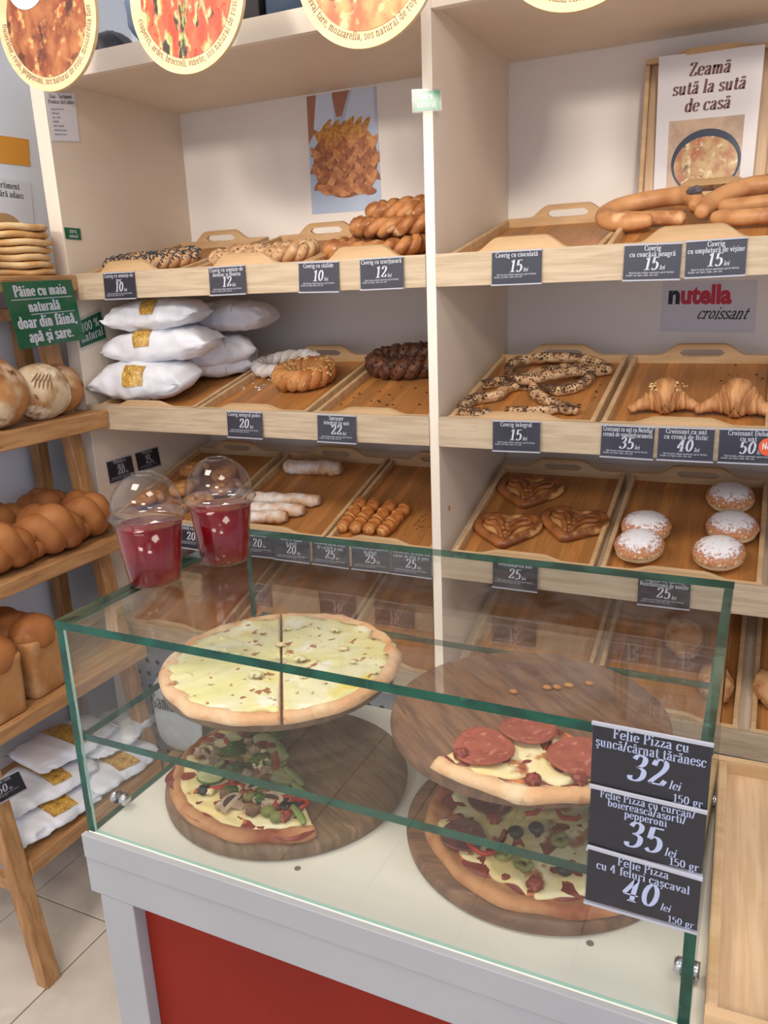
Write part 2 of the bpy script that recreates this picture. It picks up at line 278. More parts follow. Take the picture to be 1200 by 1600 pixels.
# ---------------------------------------------------------------- lettering (a bold high-contrast serif drawn with a nib)
def C(*p): return ('c', p)
def Ln(*p): return ('l', p)
def Ar(cx, cy, rx, ry, a0=0, a1=360): return ('l', tuple((cx+rx*cos(math.radians(a)), cy+ry*sin(math.radians(a))) for a in np.linspace(a0, a1, 17)))
def Sf(x, y, w=.3): return ('l', ((x-w/2,y),(x+w/2,y)))
nst = C((.14,.46),(.26,.63),(.40,.57),(.42,.36),(.42,.02))
G = {
'0': (.6, [Ar(.29,.49,.2,.46)]), '1': (.48, [Ln((.26,.02),(.26,.97)), Ln((.08,.8),(.26,.95)), Sf(.26,.02,.4)]),
'2': (.58, [C((.1,.72),(.14,.9),(.28,.96),(.43,.87),(.45,.7),(.37,.5),(.22,.28),(.09,.07)), Ln((.09,.07),(.5,.07)), Ln((.46,.07),(.53,.24))]),
'3': (.56, [C((.1,.8),(.16,.92),(.28,.96),(.41,.87),(.41,.68),(.31,.56),(.19,.53)), C((.19,.53),(.35,.5),(.46,.4),(.46,.2),(.36,.06),(.22,.02),(.11,.07),(.08,.18))]),
'4': (.6, [Ln((.38,.02),(.38,.97)), Ln((.36,.96),(.06,.3)), Ln((.05,.28),(.55,.28)), Sf(.38,.02,.3)]),
'5': (.56, [Ln((.13,.93),(.47,.93)), Ln((.14,.94),(.12,.5)), C((.12,.5),(.24,.59),(.38,.54),(.46,.37),(.44,.16),(.33,.03),(.19,.02),(.09,.12))]),
'6': (.58, [C((.44,.92),(.26,.82),(.13,.55),(.11,.28),(.18,.08),(.3,.02),(.44,.12),(.47,.32),(.4,.5),(.28,.54),(.14,.42))]),
'%': (.8, [Ar(.2,.72,.12,.2), Ar(.58,.24,.12,.2), Ln((.6,.95),(.18,.03))]),
'a': (.52, [C((.1,.5),(.16,.61),(.28,.64),(.37,.54),(.38,.3),(.38,.1),(.42,.02),(.5,.05)), C((.37,.4),(.2,.33),(.1,.2),(.12,.06),(.24,.02),(.37,.14))]),
'b': (.54, [Ln((.13,.02),(.13,.98)), C((.13,.5),(.27,.63),(.41,.55),(.45,.33),(.41,.1),(.27,.02),(.13,.12)), Sf(.09,.98,.14)]),
'c': (.48, [C((.43,.48),(.37,.61),(.25,.64),(.12,.52),(.09,.32),(.13,.1),(.27,.02),(.42,.12))]),
'd': (.56, [Ln((.42,.02),(.42,.98)), C((.42,.52),(.28,.63),(.13,.55),(.09,.33),(.13,.1),(.27,.02),(.42,.14)), Sf(.38,.98,.14), Sf(.47,.02,.12)]),
'e': (.5, [Ln((.12,.35),(.44,.35)), C((.44,.36),(.41,.55),(.27,.64),(.13,.55),(.09,.33),(.13,.1),(.28,.02),(.44,.13))]),
'f': (.38, [C((.42,.88),(.32,.97),(.2,.86),(.2,.5),(.2,.02)), Ln((.05,.62),(.38,.62)), Sf(.2,.02,.26)]),
'g': (.52, [Ar(.25,.42,.15,.21), C((.4,.6),(.46,.64)), C((.14,.2),(.12,.08),(.3,.03),(.43,-.06),(.42,-.2),(.26,-.28),(.1,-.2),(.12,-.06),(.2,.02))]),
'h': (.58, [Ln((.14,.02),(.14,.98)), nst, Sf(.1,.98,.14), Sf(.14,.02,.24), Sf(.42,.02,.24)]),
'i': (.3, [Ln((.15,.02),(.15,.64)), Sf(.1,.63,.14), Sf(.15,.02,.26), Ln((.15,.82),(.15,.95))]),
'j': (.3, [C((.17,.64),(.17,-.1),(.08,-.26),(0,-.2)), Ln((.17,.82),(.17,.95))]),
'l': (.3, [Ln((.15,.02),(.15,.98)), Sf(.1,.98,.14), Sf(.15,.02,.26)]),
'm': (.84, [Ln((.14,.02),(.14,.64)), C((.14,.46),(.26,.63),(.39,.57),(.41,.36),(.41,.02)), C((.41,.46),(.53,.63),(.66,.57),(.68,.36),(.68,.02)), Sf(.14,.02,.22), Sf(.41,.02,.22), Sf(.68,.02,.22), Sf(.09,.63,.13)]),
'n': (.58, [Ln((.14,.02),(.14,.64)), nst, Sf(.09,.63,.13), Sf(.14,.02,.24), Sf(.42,.02,.24)]),
'o': (.54, [Ar(.26,.33,.17,.3)]),
'p': (.54, [Ln((.13,-.28),(.13,.64)), C((.13,.5),(.27,.63),(.41,.55),(.45,.33),(.41,.1),(.27,.02),(.13,.12)), Sf(.13,-.28,.24), Sf(.08,.63,.13)]),
'r': (.44, [Ln((.14,.02),(.14,.64)), C((.14,.42),(.24,.6),(.36,.62),(.39,.52)), Sf(.09,.63,.13), Sf(.14,.02,.26)]),
's': (.44, [C((.37,.5),(.31,.62),(.18,.63),(.1,.52),(.16,.38),(.3,.3),(.38,.17),(.3,.04),(.17,.02),(.08,.15))]),
't': (.38, [C((.19,.86),(.19,.4),(.19,.12),(.26,.02),(.37,.09)), Ln((.05,.62),(.36,.62))]),
'u': (.58, [C((.14,.62),(.14,.25),(.19,.05),(.3,.03),(.42,.16)), Ln((.42,.64),(.42,.02)), Sf(.09,.63,.13), Sf(.37,.63,.13), Sf(.47,.02,.12)]),
'v': (.52, [Ln((.09,.62),(.26,.02)), Ln((.26,.02),(.44,.62)), Sf(.1,.63,.22), Sf(.43,.63,.18)]),
'x': (.52, [Ln((.09,.62),(.43,.02)), Ln((.42,.62),(.1,.02)), Sf(.1,.63,.2), Sf(.42,.63,.2), Sf(.1,.02,.2), Sf(.42,.02,.2)]),
'z': (.46, [Ln((.08,.61),(.4,.61)), Ln((.37,.61),(.08,.04)), Ln((.07,.04),(.41,.04)), Ln((.39,.04),(.41,.2))]),
'C': (.66, [C((.58,.74),(.48,.92),(.32,.97),(.14,.8),(.08,.5),(.14,.18),(.34,.02),(.5,.08),(.6,.26)), Ln((.59,.95),(.58,.72))]),
'D': (.7, [Ln((.17,.02),(.17,.97)), C((.08,.96),(.36,.97),(.55,.8),(.6,.5),(.55,.18),(.36,.03),(.08,.03))]),
'F': (.6, [Ln((.17,.02),(.17,.97)), Ln((.06,.96),(.54,.96)), Ln((.17,.52),(.38,.52)), Ln((.53,.96),(.54,.76)), Ln((.38,.62),(.38,.42)), Sf(.17,.02,.28)]),
'G': (.7, [C((.58,.74),(.48,.92),(.32,.97),(.14,.8),(.08,.5),(.14,.18),(.34,.02),(.54,.1)), Ln((.54,.04),(.54,.42)), Sf(.54,.42,.26)]),
'I': (.36, [Ln((.17,.02),(.17,.97)), Sf(.17,.97,.28), Sf(.17,.02,.28)]),
'N': (.74, [Ln((.14,.02),(.14,.97)), Ln((.16,.96),(.56,.04)), Ln((.6,.1),(.6,.97)), Sf(.12,.02,.2), Sf(.12,.97,.2), Sf(.6,.97,.22)]),
'P': (.6, [Ln((.17,.02),(.17,.97)), C((.06,.96),(.35,.97),(.5,.86),(.5,.6),(.36,.48),(.17,.47)), Sf(.17,.02,.28)]),
'S': (.54, [C((.44,.74),(.38,.92),(.22,.97),(.1,.84),(.12,.64),(.3,.52),(.45,.38),(.44,.12),(.28,.02),(.12,.1),(.08,.28))]),
'U': (.72, [C((.16,.96),(.16,.35),(.22,.08),(.38,.03),(.54,.12),(.57,.4),(.57,.96)), Sf(.16,.97,.26), Sf(.57,.97,.2)]),
'Z': (.6, [Ln((.1,.95),(.5,.95)), Ln((.48,.95),(.1,.04)), Ln((.08,.04),(.52,.04)), Ln((.5,.04),(.53,.26)), Ln((.1,.95),(.08,.76))]),
'/': (.36, [Ln((.3,1.0),(.06,-.06))]), ',': (.24, [C((.12,.1),(.14,0),(.06,-.14))]), '.': (.24, [Ln((.12,.0),(.12,.12))]), ' ': (.28, []), ':': (.24, [Ln((.12,.0),(.12,.12)), Ln((.12,.45),(.12,.57))]), '-': (.34, [Ln((.05,.3),(.3,.3))]),
}
brv = C((.14,.9),(.2,.8),(.3,.8),(.37,.9)); crc = Ln((.14,.76),(.25,.92),(.37,.76))
G['ă'] = (.52, G['a'][1]+[brv]); G['â'] = (.52, G['a'][1]+[crc]); G['î'] = (.3, G['i'][1][:3]+[Ln((.04,.76),(.15,.92),(.27,.76))])
G['ș'] = (.44, G['s'][1]+[C((.22,-.08),(.24,-.16),(.16,-.26))]); G['ț'] = (.38, G['t'][1]+[C((.22,-.08),(.24,-.16),(.16,-.26))])
def glyph_polys(ch, thick, thin):
    adv, st = G.get(ch, G[' ']); out = []
    for k, p in st:
        q = crom(p, 4) if k == 'c' else [np.array(a, float) for a in p]
        for i in range(len(q)-1):
            a, b = q[i], q[i+1]; d = b-a; l = np.hypot(*d)
            if l < 1e-6: continue
            # nib offset for both ends, blended along the curve
            def off(i0):
                dd = q[min(i0+1,len(q)-1)]-q[max(i0-1,0)]; dd = dd/(np.hypot(*dd)+1e-9)
                w = (thin+(thick-thin)*abs(dd[1])**1.6)/2
                return np.array([-dd[1], dd[0]])*w
            oa, ob = off(i), off(i+1)
            out.append([a+oa, a-oa, b-ob, b+ob])
    return adv, out
def text_polys(s, thick=.17, thin=.06, slant=0, space=.02):
    x = 0; out = []
    for ch in s:
        adv, ps = glyph_polys(ch, thick, thin)
        out += [[np.array([p[0]+x+slant*p[1], p[1]]) for p in q] for q in ps]
        x += adv+space
    return x, out
class Plate:
    """A flat printed sheet given by its corners TL, TR, BR, BL; items are placed in its own centimetre-like u,v frame."""
    def __init__(s, q): s.q = [Vector(p) for p in q]; s.w = ((s.q[1]-s.q[0]).length+(s.q[2]-s.q[3]).length)/2; s.h = ((s.q[3]-s.q[0]).length+(s.q[2]-s.q[1]).length)/2; s.n = (s.q[3]-s.q[0]).cross(s.q[1]-s.q[0]).normalized()
    def at(s, u, v, d=0):
        a = s.q[0].lerp(s.q[1], u); b = s.q[3].lerp(s.q[2], u); return a.lerp(b, v) + s.n*d
    def slab(s, mb, u0, v0, u1, v1, d0, d1):
        return mb.hexa([s.at(u0,v0,d0), s.at(u1,v0,d0), s.at(u1,v1,d0), s.at(u0,v1,d0)], [s.at(u0,v0,d1), s.at(u1,v0,d1), s.at(u1,v1,d1), s.at(u0,v1,d1)])
    def text(s, mb, txt, cu, cv, size, maxw=.92, d=.0006, thick=.145, thin=.055, slant=0, align='c', space=.02, rise=0):
        wd, ps = text_polys(txt, thick, thin, slant, space)
        fx = size/s.w*s.h
        if wd*fx > maxw: fx = maxw/wd
        x0 = cu-(wd*fx/2 if align == 'c' else (wd*fx if align == 'r' else 0))
        for q in ps:
            mb.add([s.at(x0+p[0]*fx, cv-p[1]*size+rise*(x0+p[0]*fx-cu), d) for p in q], [(0,1,2,3)])
def price_tag(name, q, label, lines, num, unit='lei', small=True, mats=(None,None), group=None, wt='', foot=True, numsize=.37):
    P = Plate(q); o = thing(name, label, 'price tag', P.at(.5,1), group=group); inv = -Vector(o.location)
    def loc(mb): mb.v = [tuple(Vector(v)+inv) for v in mb.v]; return mb
    cm, im = mats[0] or card_m, mats[1] or ink_m
    part('card', loc(P.slab(MB(), .01,.03,.99,.96, -.0006, .0)), cm, o)
    e = P.slab(MB(), 0,0,1,1, .0012, .0018); part('sleeve', loc(e), sleeve_m, o)
    for v0 in (-.02, .98): part('sleeve_rim', loc(P.slab(MB(), 0,v0,1,v0+.04,-.001,.002)), M('rim_plastic',(176,178,190),rough=.2), o)
    mb = MB(); n = len(lines); y = .175 if n < 3 else .135
    for l in lines:
        P.text(mb, l, .5, y, .15 if n < 3 else .12); y += .165 if n < 3 else .115
    ny = {1:.62, 2:.71 if not wt else .76, 3:.81}[n]
    w, _ = text_polys(num, .2, .06, .16, .05)
    P.text(mb, num, .49, ny, numsize, thick=.17, thin=.055, slant=.16, space=.05)
    fx = numsize/P.w*P.h
    P.text(mb, unit, .49+w*fx/2+.015, ny, .13, align='l', slant=.2)
    if wt: P.text(mb, wt, .965, .94, .125, align='r')
    if foot:
        P.text(mb, 'făină de grâu calitate superioară, apă de fântână', .5, min(ny+.10,.86), .055, maxw=.9, thick=.12)
        P.text(mb, 'drojdie, unt, lapte, zahăr, sare, ulei.', .06, min(ny+.17,.935), .055, maxw=.74, thick=.12, align='l')
    part('lettering', loc(mb), im, o)
    return o

# ================================================================ the setting
YB = .56
def struct(name, b, m, **k): return box(name, b, m, kind='structure', **k)
fl = struct('floor', (-1.172, -3.2, -.03, 2.2, YB, -.006), grout_m)
PT = .2766; TX = -.7526; TY = -.387
tm = MB().box(-PT/2+.002, -PT+.002, -.006, PT/2-.002, PT-.002, 0).mesh('tile', tile_m, bevel=.0012)
for i in range(-2, 8):
    for j in range(-5, 2):
        cx, cy = TX+PT*(i+.5), TY+PT*2*(j+.5)
        if cx-PT/2 < -1.31 or cy+PT > YB+.2: continue
        if cx-PT/2 < -1.172:
            o = link('tile', tm, fl); o.location = ((-1.172+TX-PT)/2, cy, 0); o.scale = ((TX-PT+1.172)/PT, 1, 1)
        else:
            o = link('tile', tm, fl); o.location = (cx, cy, 0)
struct('floor', (-1.172, -5.5, -.03, 4.0, -3.2005, 0), M('floor_tile', (0,0,0))); struct('floor', (2.2005, -3.2, -.03, 4.0, YB, 0), M('floor_tile', (0,0,0)))
struct('wall_left', (-1.24, -5.5, 0, -1.172, YB, 2.66), wall_m)
struct('wall_back', (-1.24, YB, 0, 2.2, YB+.06, 2.66), wall_m)
struct('ceiling', (-1.24, -4.2, 2.66, 3.2, YB+.06, 2.7), wall_m)

# ================================================================ shelving unit
D = .5147; T0 = .0205; XL0, XL1, XR1 = -1.03, -.9864, 1.01
unit = thing('display_shelving', 'tall cream two-bay bakery shelving unit with pale oak shelf fronts against the back wall', 'shelving', (0, .25, 0))
def U(name, b, m, bev=.001, label=None):
    b = (b[0], b[1]-.25, b[2], b[3], b[4]-.25, b[5]); return box(name, b, m, unit, bev, label=label)
U('side_panel', (XL0, .002, 0, XL1, D, 2.097), cab_m); U('side_panel', (0.0005, .002, 0, T0, D, 2.097), cab_m, label='panel dividing the two bays'); U('side_panel', (XR1, .002, 0, XR1+.03, D, 2.097), cab_m)
U('panel_edge', (XL0, -.001, 0, XL1, .002, 2.097), capf_m); U('panel_edge', (0, -.001, 0, T0+.0005, .002, 2.097), capf_m)
U('back_panel', (XL0, D, 0, XR1+.03, D+.018, 2.097), backp_m)
U('top_board', (XL1, .018, 2.061, XR1, D, 2.085), cab_m)
U('top_fascia', (XL1, -.001, 2.0505, -.0003, .018, 2.097), capf_m); U('top_fascia', (T0+.0008, -.001, 2.0505, XR1, .018, 2.097), capf_m)
ROW = {1: (1.608, .215, 1.543), 2: (1.2735, .24, 1.2093), 3: (.9685, .29, .9068), 4: (.654, .33, .5954)}
def zt(r, y, up=0): return ROW[r][0]-.022+ROW[r][1]*y+up
for r, (z1, s, z0) in ROW.items():
    for x0, x1 in ((XL1+.0005, -.0005), (T0+.001, XR1-.0005)):
        U('shelf_front', (x0, -.004, z0, x1, .012, z1), oak_m, .0012)
        a, b = .0125, .5; zz = lambda y: z1-.0345+s*y
        mb = MB().hexa([(x0,a-.25,zz(a)-.018),(x1,a-.25,zz(a)-.018),(x1,b-.25,zz(b)-.018),(x0,b-.25,zz(b)-.018)], [(x0,a-.25,zz(a)),(x1,a-.25,zz(a)),(x1,b-.25,zz(b)),(x0,b-.25,zz(b))])
        part('shelf_board', mb, cab_m, unit)
# perforated kick panels below
for x0, x1 in ((XL1+.001, -.001), (T0+.001, XR1-.001)):
    pn = U('perforated_panel', (x0, .03, .06, x1, .036, .594), perf_m)
    hb = MB()
    for i in range(int((x1-x0-.02)/.038)):
        for j in range(11):
            cx, cz = x0+.028+i*.038, .10+j*.042
            hb.add([(cx+.008*cos(2*PI*k/14), .0295-.25, cz+.008*sin(2*PI*k/14)) for k in range(14)], [tuple(range(13,-1,-1))])
    part('perforations', hb, dark_m, unit, kind='stuff')
# cam-lock holes on the dividing panel
for (y, z) in ((.055, 1.055), (.09, .54)):
    part('panel_hole', MB().ball((T0+.0005, y-.25, z), (.002,.005,.007)), rackv_m, unit)

# ================================================================ trays
def end_board(w, slot=True, rise=.026):
    mb = MB(); hgt, t = .030, .011
    n = 44; xs = [w*i/n for i in range(n+1)]
    def top(x):
        u = abs(x/w-.5); k = min(max((.31-u)/.16, 0), 1); return hgt+rise*(k*k*(3-2*k))
    def sl(x):
        u = abs(x-w/2); hw, hr = .045, .0085
        if u >= hw: return None
        e = max(0, u-(hw-hr)); h = math.sqrt(max(hr*hr-e*e, 1e-8)); return (.036-h, .036+h)
    for i in range(n):
        a, b = xs[i], xs[i+1]; sa, sb = sl(a), sl(b)
        if slot and sa is None and sb is None or not slot: segs = [((0,0), (top(a), top(b)))]
        else:
            sa = sa or (.036,.036); sb = sb or (.036,.036)
            segs = [((0,0), (sa[0], sb[0])), ((sa[1], sb[1]), (top(a), top(b)))]
        for (l0, l1), (u0, u1) in segs:
            mb.hexa([(a,0,l0),(b,0,l1),(b,t,l1),(a,t,l0)], [(a,0,u0),(b,0,u1),(b,t,u1),(a,t,u0)])
    return mb
TRAYS = {}
def tray_meshes(w, l, pale=False):
    key = (round(w,3), l, pale)
    if key not in TRAYS:
        d = {}
        d['tray_base'] = MB().box(.011, .011, .003, w-.011, l-.011, .011).mesh('tray_base', bam2_m if pale else bam_m)
        d['side_rail'] = MB().box(0, .0115, 0, .0108, l-.0115, .029).mesh('side_rail', tray_m, bevel=.0025)
        d['end_board'] = end_board(w).mesh('end_board', tray_m); d['front'] = end_board(w, pale).mesh('end_board', tray_m); d['low_front'] = end_board(w, False, .013).mesh('end_board', tray_m)
        TRAYS[key] = d
    return TRAYS[key]
def tray(label, x0, x1, r=None, l=.42, loc=None, rot=None, pale=False, group='wooden bakery trays', y0=.0135):
    w = x1-x0; d = tray_meshes(w, l, pale)
    if r: s = math.atan(ROW[r][1]); loc = (x0, y0, ROW[r][0]-.0335+ROW[r][1]*y0); rot = (s,0,0)
    o = thing('serving_tray', label, 'tray', loc, rot, group)
    link('tray_base', d['tray_base'], o)
    link('side_rail', d['side_rail'], o); q = link('side_rail', d['side_rail'], o); q.location = (w-.0108, 0, 0)
    link('end_board', d['low_front' if r and r > 1 else 'front'], o); q = link('end_board', d['end_board'], o); q.location = (0, l-.011, 0)
    return o
LT = {1: [(-.955,-.645),(-.607,-.300),(-.296,-.004)], 2: [(-.955,-.645),(-.634,-.318),(-.297,-.004)], 3: [(-.955,-.645),(-.620,-.290),(-.282,-.004)], 4: [(-.955,-.645),(-.620,-.290),(-.282,-.004)]}
RT = {1: [(.044,.350),(.358,.665)], 2: [(.038,.349),(.361,.668)], 3: [(.044,.357),(.371,.678),(.692,.995)], 4: [(.044,.345),(.359,.659),(.682,.990)]}
what = {('L',1,0): 'holding dark poppy-seed twists', ('L',1,1): 'holding pale seeded twists', ('L',1,2): 'holding a pile of glossy twisted pretzels',
 ('L',2,0): 'lying under the white flour-bag stack', ('L',2,1): 'holding a white sugared ring', ('L',2,2): 'holding a chocolate-sprinkled ring',
 ('L',3,0): 'of golden pastries behind the red drinks', ('L',3,1): 'holding sugar-dusted rolls', ('L',3,2): 'holding four sausage rolls',
 ('L',4,0): 'bare on the lowest left shelf, leftmost', ('L',4,1): 'bare on the lowest left shelf, middle one', ('L',4,2): 'bare on the lowest left shelf, beside the dividing panel',
 ('R',1,0): 'empty, above the ciocolată price card', ('R',1,1): 'holding thick smooth pretzel rings', ('R',2,0): 'holding tangled seeded rope pretzels', ('R',2,1): 'holding two croissants',
 ('R',3,0): 'holding three heart-shaped pastries', ('R',3,1): 'holding five sugared doughnuts', ('R',3,2): 'empty, right of the doughnut tray',
 ('R',4,0): 'bare on the lowest right shelf beside the dividing panel', ('R',4,1): 'holding a knobbly loaf on the lowest shelf', ('R',4,2): 'at far right of the lowest shelf'}
for side, TT in (('L', LT), ('R', RT)):
    for r, ts in TT.items():
        for i, (a, b) in enumerate(ts):
            t_ = tray('bamboo tray '+what[(side,r,i)], a, b, r)
        if (side, r, i) == ('R', 1, 1): t_.rotation_euler.x = math.atan(.29)
# tray standing upright behind the soup poster, and the one lying on the counter
tray('bamboo tray standing upright behind the soup poster', 0, .275, loc=(.352, .452, 1.705), rot=(math.radians(84),0,0), l=.305, pale=True)
tray('large pale bamboo tray lying empty on the counter right of the glass case', 0, .31, loc=(.648, -.992, .9005), rot=(0,0,math.radians(1.6)), l=.425, pale=True)

# ================================================================ ladder rack at left
rack = thing('ladder_rack', 'oak ladder rack of stepped bread shelves leaning along the left wall', 'rack', (-.9, -.33, 0))
def RX(z): return -.737-.1374*z
def rk(name, mb, m, bev=.003, label=None):
    mb.v = [(x+.9, y+.33, z) for x, y, z in mb.v]; return part(name, mb, m, rack, bevel=bev, label=label)
LEGDX = .065
for y in (-.603, -.088):
    yy = y; h = 1.575; t = .042
    dx = .0 if y < -.5 else LEGDX
    rk('front_leg', MB().hexa([(RX(0)-.042-dx,yy,0),(RX(0)-.008-dx,yy,0),(RX(0)-.008-dx,yy+t,0),(RX(0)-.042-dx,yy+t,0)], [(RX(h)-.042-dx,yy,h),(RX(h)-.008-dx,yy,h),(RX(h)-.008-dx,yy+t,h),(RX(h)-.042-dx,yy+t,h)]), rackv_m)
    rk('back_leg', MB().box(-1.150, yy+.02, 0, -1.116, yy+.054, 1.575), rackv_m)
SH = [(1.6035, -.957, .037, -.006), (1.2607, -.9105, .044, -.006), (.9342, -.8657, .034, -.04), (.6295, -.8236, .035, -.066), (.3085, -.781, .036, -.11)]
for z, x, th, ye in SH:
    ys = -.64 if z > .4 else -.5605
    rk('shelf_board', MB().box(-1.165, ys, z-.016, x-.0195, ye, z), rack_m, .002)
    rk('shelf_front', MB().box(x-.019, ys, z-th, x, ye, z+.001), rack_m, .003)
for z in (.24, .9, 1.5):
    for y in (-.59, -.14): rk('side_brace', MB().box(-1.13, y, z, RX(z)-.036, y+.02, z+.03), rack_m, .002)

# ================================================================ counter and glass case
CX, CY, CZ = -.0792, -.984, .9
cnt = thing('shop_counter', 'white counter with a red inset front panel under the glass case', 'counter', (.5, -.78, 0))
def K(name, b, m, bev=.0015, label=None): return box(name, (b[0]-.5, b[1]+.78, b[2], b[3]-.5, b[4]+.78, b[5]), m, cnt, bev, label=label)
K('worktop', (-.0795, -.9836, .868, 1.2, -.57, .9), cream_m); 
K('worktop_front', (-.083, -.992, .866, 1.2, -.9838, .8994), white_m, .0006)
K('apron', (-.0835, -.9905, .8125, 1.2, -.574, .8655), white_m)
K('corner_post', (-.0685, -.990, 0, -.0148, -.59, .8122), white_m)
K('front_panel', (-.0146, -.972, 0, 1.2, -.955, .8122), red_m, label='red inset front panel')
for x, y in ((.2037,-.9412), (.5366,-.9211)):
    part('screw_cap', MB().lathe([(.0001,.0008),(.0035,.0008),(.004,0)], 14, (x-.5, y+.78, .9)), M('grey_cap',(120,112,100)), cnt)
case = thing('glass_display_case', 'green-edged glass display case with an inner glass shelf on the white counter', 'display case', (.28, -.79, .9))
XL, XR, YF, YK, ZT = -.0791, .6374, -.984, -.598, 1.188
def pane(name, b, thin, glass=None, edge=None):
    b = (b[0]-.28, b[1]+.79, b[2]-.9, b[3]-.28, b[4]+.79, b[5]-.9)
    mb = MB().box(*b); ax = {0: (3,5), 1: (2,4), 2: (0,1)}[thin]   # faces order: bottom, top, front, right, back, left
    mb.mi = [0 if i in ax else 1 for i in range(6)]
    return part(name, mb, [glass or glass_m, edge or edge_m], case)
g = .0100
pane('top_pane', (XL, YF, ZT-g, XR, YK, ZT), 2, glasst_m)
pane('side_pane', (XL, YF+.001, .9004, XL+g, YK, ZT-g-.0003), 0); pane('side_pane', (XR-g-.001, YF+.001, .9004, XR-.001, YK, ZT-g-.0003), 0)
pane('front_pane', (XL+g+.0004, YF+.0015, .9004, XR-g-.0015, YF+.0055, ZT-g-.0003), 1, edge=M('pale_glass_edge', (168,206,192), rough=.1))
pane('glass_shelf', (XL+g+.0004, YF+.0065, 1.0287, XR-g-.0015, YK+.02, 1.0385), 2)
for x in (XL+g, XR-g-.001):
    s = 1 if x < 0 else -1
    for y in (-.93, -.65):
        kb = MB(); kb.tube([(x-s*.014-.28, y+.79, .014), (x-s*.0085-.28, y+.79, .014)], [.0085,.0085], 18)
        kb.tube([(x+s*.0005-.28, y+.79, .014), (x+s*.006-.28, y+.79, .014), (x+s*.009-.28, y+.79, .014)], [.0085,.0085,.006], 18)
        part('pane_clamp', kb, steel_m, case, True)

# ---------------------------------------------------------------- pizza boards and pizzas
def disc_board(label, c, R, th, m, rot=0):
    o = thing('pizza_board', label, 'serving board', c, (0,0,rot), 'round wooden pizza boards')
    part('board', MB().lathe([(.0001,0),(R-.006,0),(R-.001,.003),(R,th/2),(R-.001,th-.003),(R-.005,th),(.0001,th)], 72), m, o, True)
    o.children[0].data.shade_smooth()
    return o
BT = .019
disc_board('round dark board under the four-cheese pizza on the glass shelf', (.074, -.7545, 1.0388), .1605, BT, walnut2_m, .3)
disc_board('round dark board under the salami slice on the glass shelf', (.4275, -.7650, 1.0388), .1635, BT, walnut_m, -.75)
disc_board('round board under the half vegetable pizza on the case floor', (.103, -.797, .9004), .164, BT, walnut2_m, -.5)
disc_board('round dark board under the olive and salami pizza on the case floor', (.449, -.775, .9004), .164, BT, walnut_m, .2)
def sector(R, a0, a1, fz, seg=None, nr=12, bottom=0.0, edge_noise=.004, seed=0, r0=0.0001, mb=None):
    full = a1-a0 > 359; seg = seg or max(8, int((a1-a0)/2.2)); mb = mb or MB(); rows = []
    for j in range(seg+1):
        a = math.radians(a0+(a1-a0)*j/seg)
        k = 1+edge_noise/R*noise.noise(Vector((3*cos(a)+seed, 3*sin(a), seed)))*2
        top = []
        for i in range(nr+1):
            r = r0+(R*k-r0)*(i/nr)**.8; x, y = r*cos(a), r*sin(a); top.append((x, y, fz(x, y, r/R)))
        e = top[-1]
        rows.append([(r0*cos(a), r0*sin(a), bottom)]+top+[(e[0]*.985, e[1]*.985, bottom)])
    return mb.grid(rows, False, 0, True, True)
def pizza(label, c, R, rot, sectors, crust, cheese, toppings, seed=0, inner=.86, sauce=None, cat='pizza'):
    o = thing('pizza', label, cat, c, (0,0,rot))
    def fz(x, y, q): return .0075+.0052*math.exp(-((q-.94)/.05)**2)-.004*max(0,(q-.96)/.04)+.0026*noise.noise(Vector((x*45, y*45, seed)))*(.3+q)
    def fc(x, y, q): return .0100+.0030*noise.noise(Vector((x*60, y*60, seed+9)))+.0
    def fs(x, y, q): return .0092+.002*noise.noise(Vector((x*50, y*50, seed+4)))+.0
    for a0, a1 in sectors:
        off = Vector((cos(math.radians((a0+a1)/2)), sin(math.radians((a0+a1)/2)), 0))*(.0018 if len(sectors) > 1 else 0)
        cr = sector(R, a0, a1, fz, nr=20, edge_noise=.0035, seed=seed); ch = sector(R*inner, a0+.6, a1-.6, fc, bottom=.006, nr=10, edge_noise=.014, seed=seed+3)
        for mb in (cr, ch): mb.v = [(x+off.x, y+off.y, z) for x, y, z in mb.v]
        k = part('crust', cr, crust, o, True)
        if sauce: sb = sector(R*(inner+.035), a0+.3, a1-.3, fs, bottom=.006, nr=10, edge_noise=.010, seed=seed+6); part('tomato_sauce', sb, sauce, k, True)
        part('melted_cheese', ch, cheese, k, True)
    for nm, fn in toppings:
        fn(o)
    return o
TZ = .0125
def salami(x, y, r, tilt=0, dark=False):
    def f(o):
        mb = MB(); rows = []
        for rr, z in ((.0001,0),(r,0),(r*1.01,.0012),(r*.985,.0026),(r*.9,.0021),(r*.5,.0016),(.0001,.0017)):
            rows.append([(rr*cos(a), rr*sin(a), z+.0022*(rr/r)**2*sin(2*a+x*90)+.002*(rr/r)) for a in np.linspace(0, 2*PI, 32, endpoint=False)])
        mb.grid(rows, True); q = part('salami_slice', mb, M('dark_salami',(120,66,64),(92,46,48),50,rough=.45,layers=[((160,110,100),80,.6,.72)]) if dark else pepp_m, o, True); q.location = (x, y, TZ+.001); q.rotation_euler = (tilt, tilt*.5, 0)
    return ('s', f)
def ringp(x, y, r, m, tr=.0025, a0=0, a1=360, nm='pepper_ring', z=0, sq=.8):
    def f(o):
        n = 26; pts = [(r*cos(math.radians(a0+(a1-a0)*i/n)), r*sq*sin(math.radians(a0+(a1-a0)*i/n)), .001*sin(i)) for i in range(n+1)]
        if a1-a0 >= 359: pts = pts[:-1]
        q = part(nm, MB().tube(pts, tr, 7, closed=a1-a0 >= 359), m, o, True); q.location = (x, y, TZ+.003+z); q.rotation_euler = (0,0,x*60)
    return ('r', f)
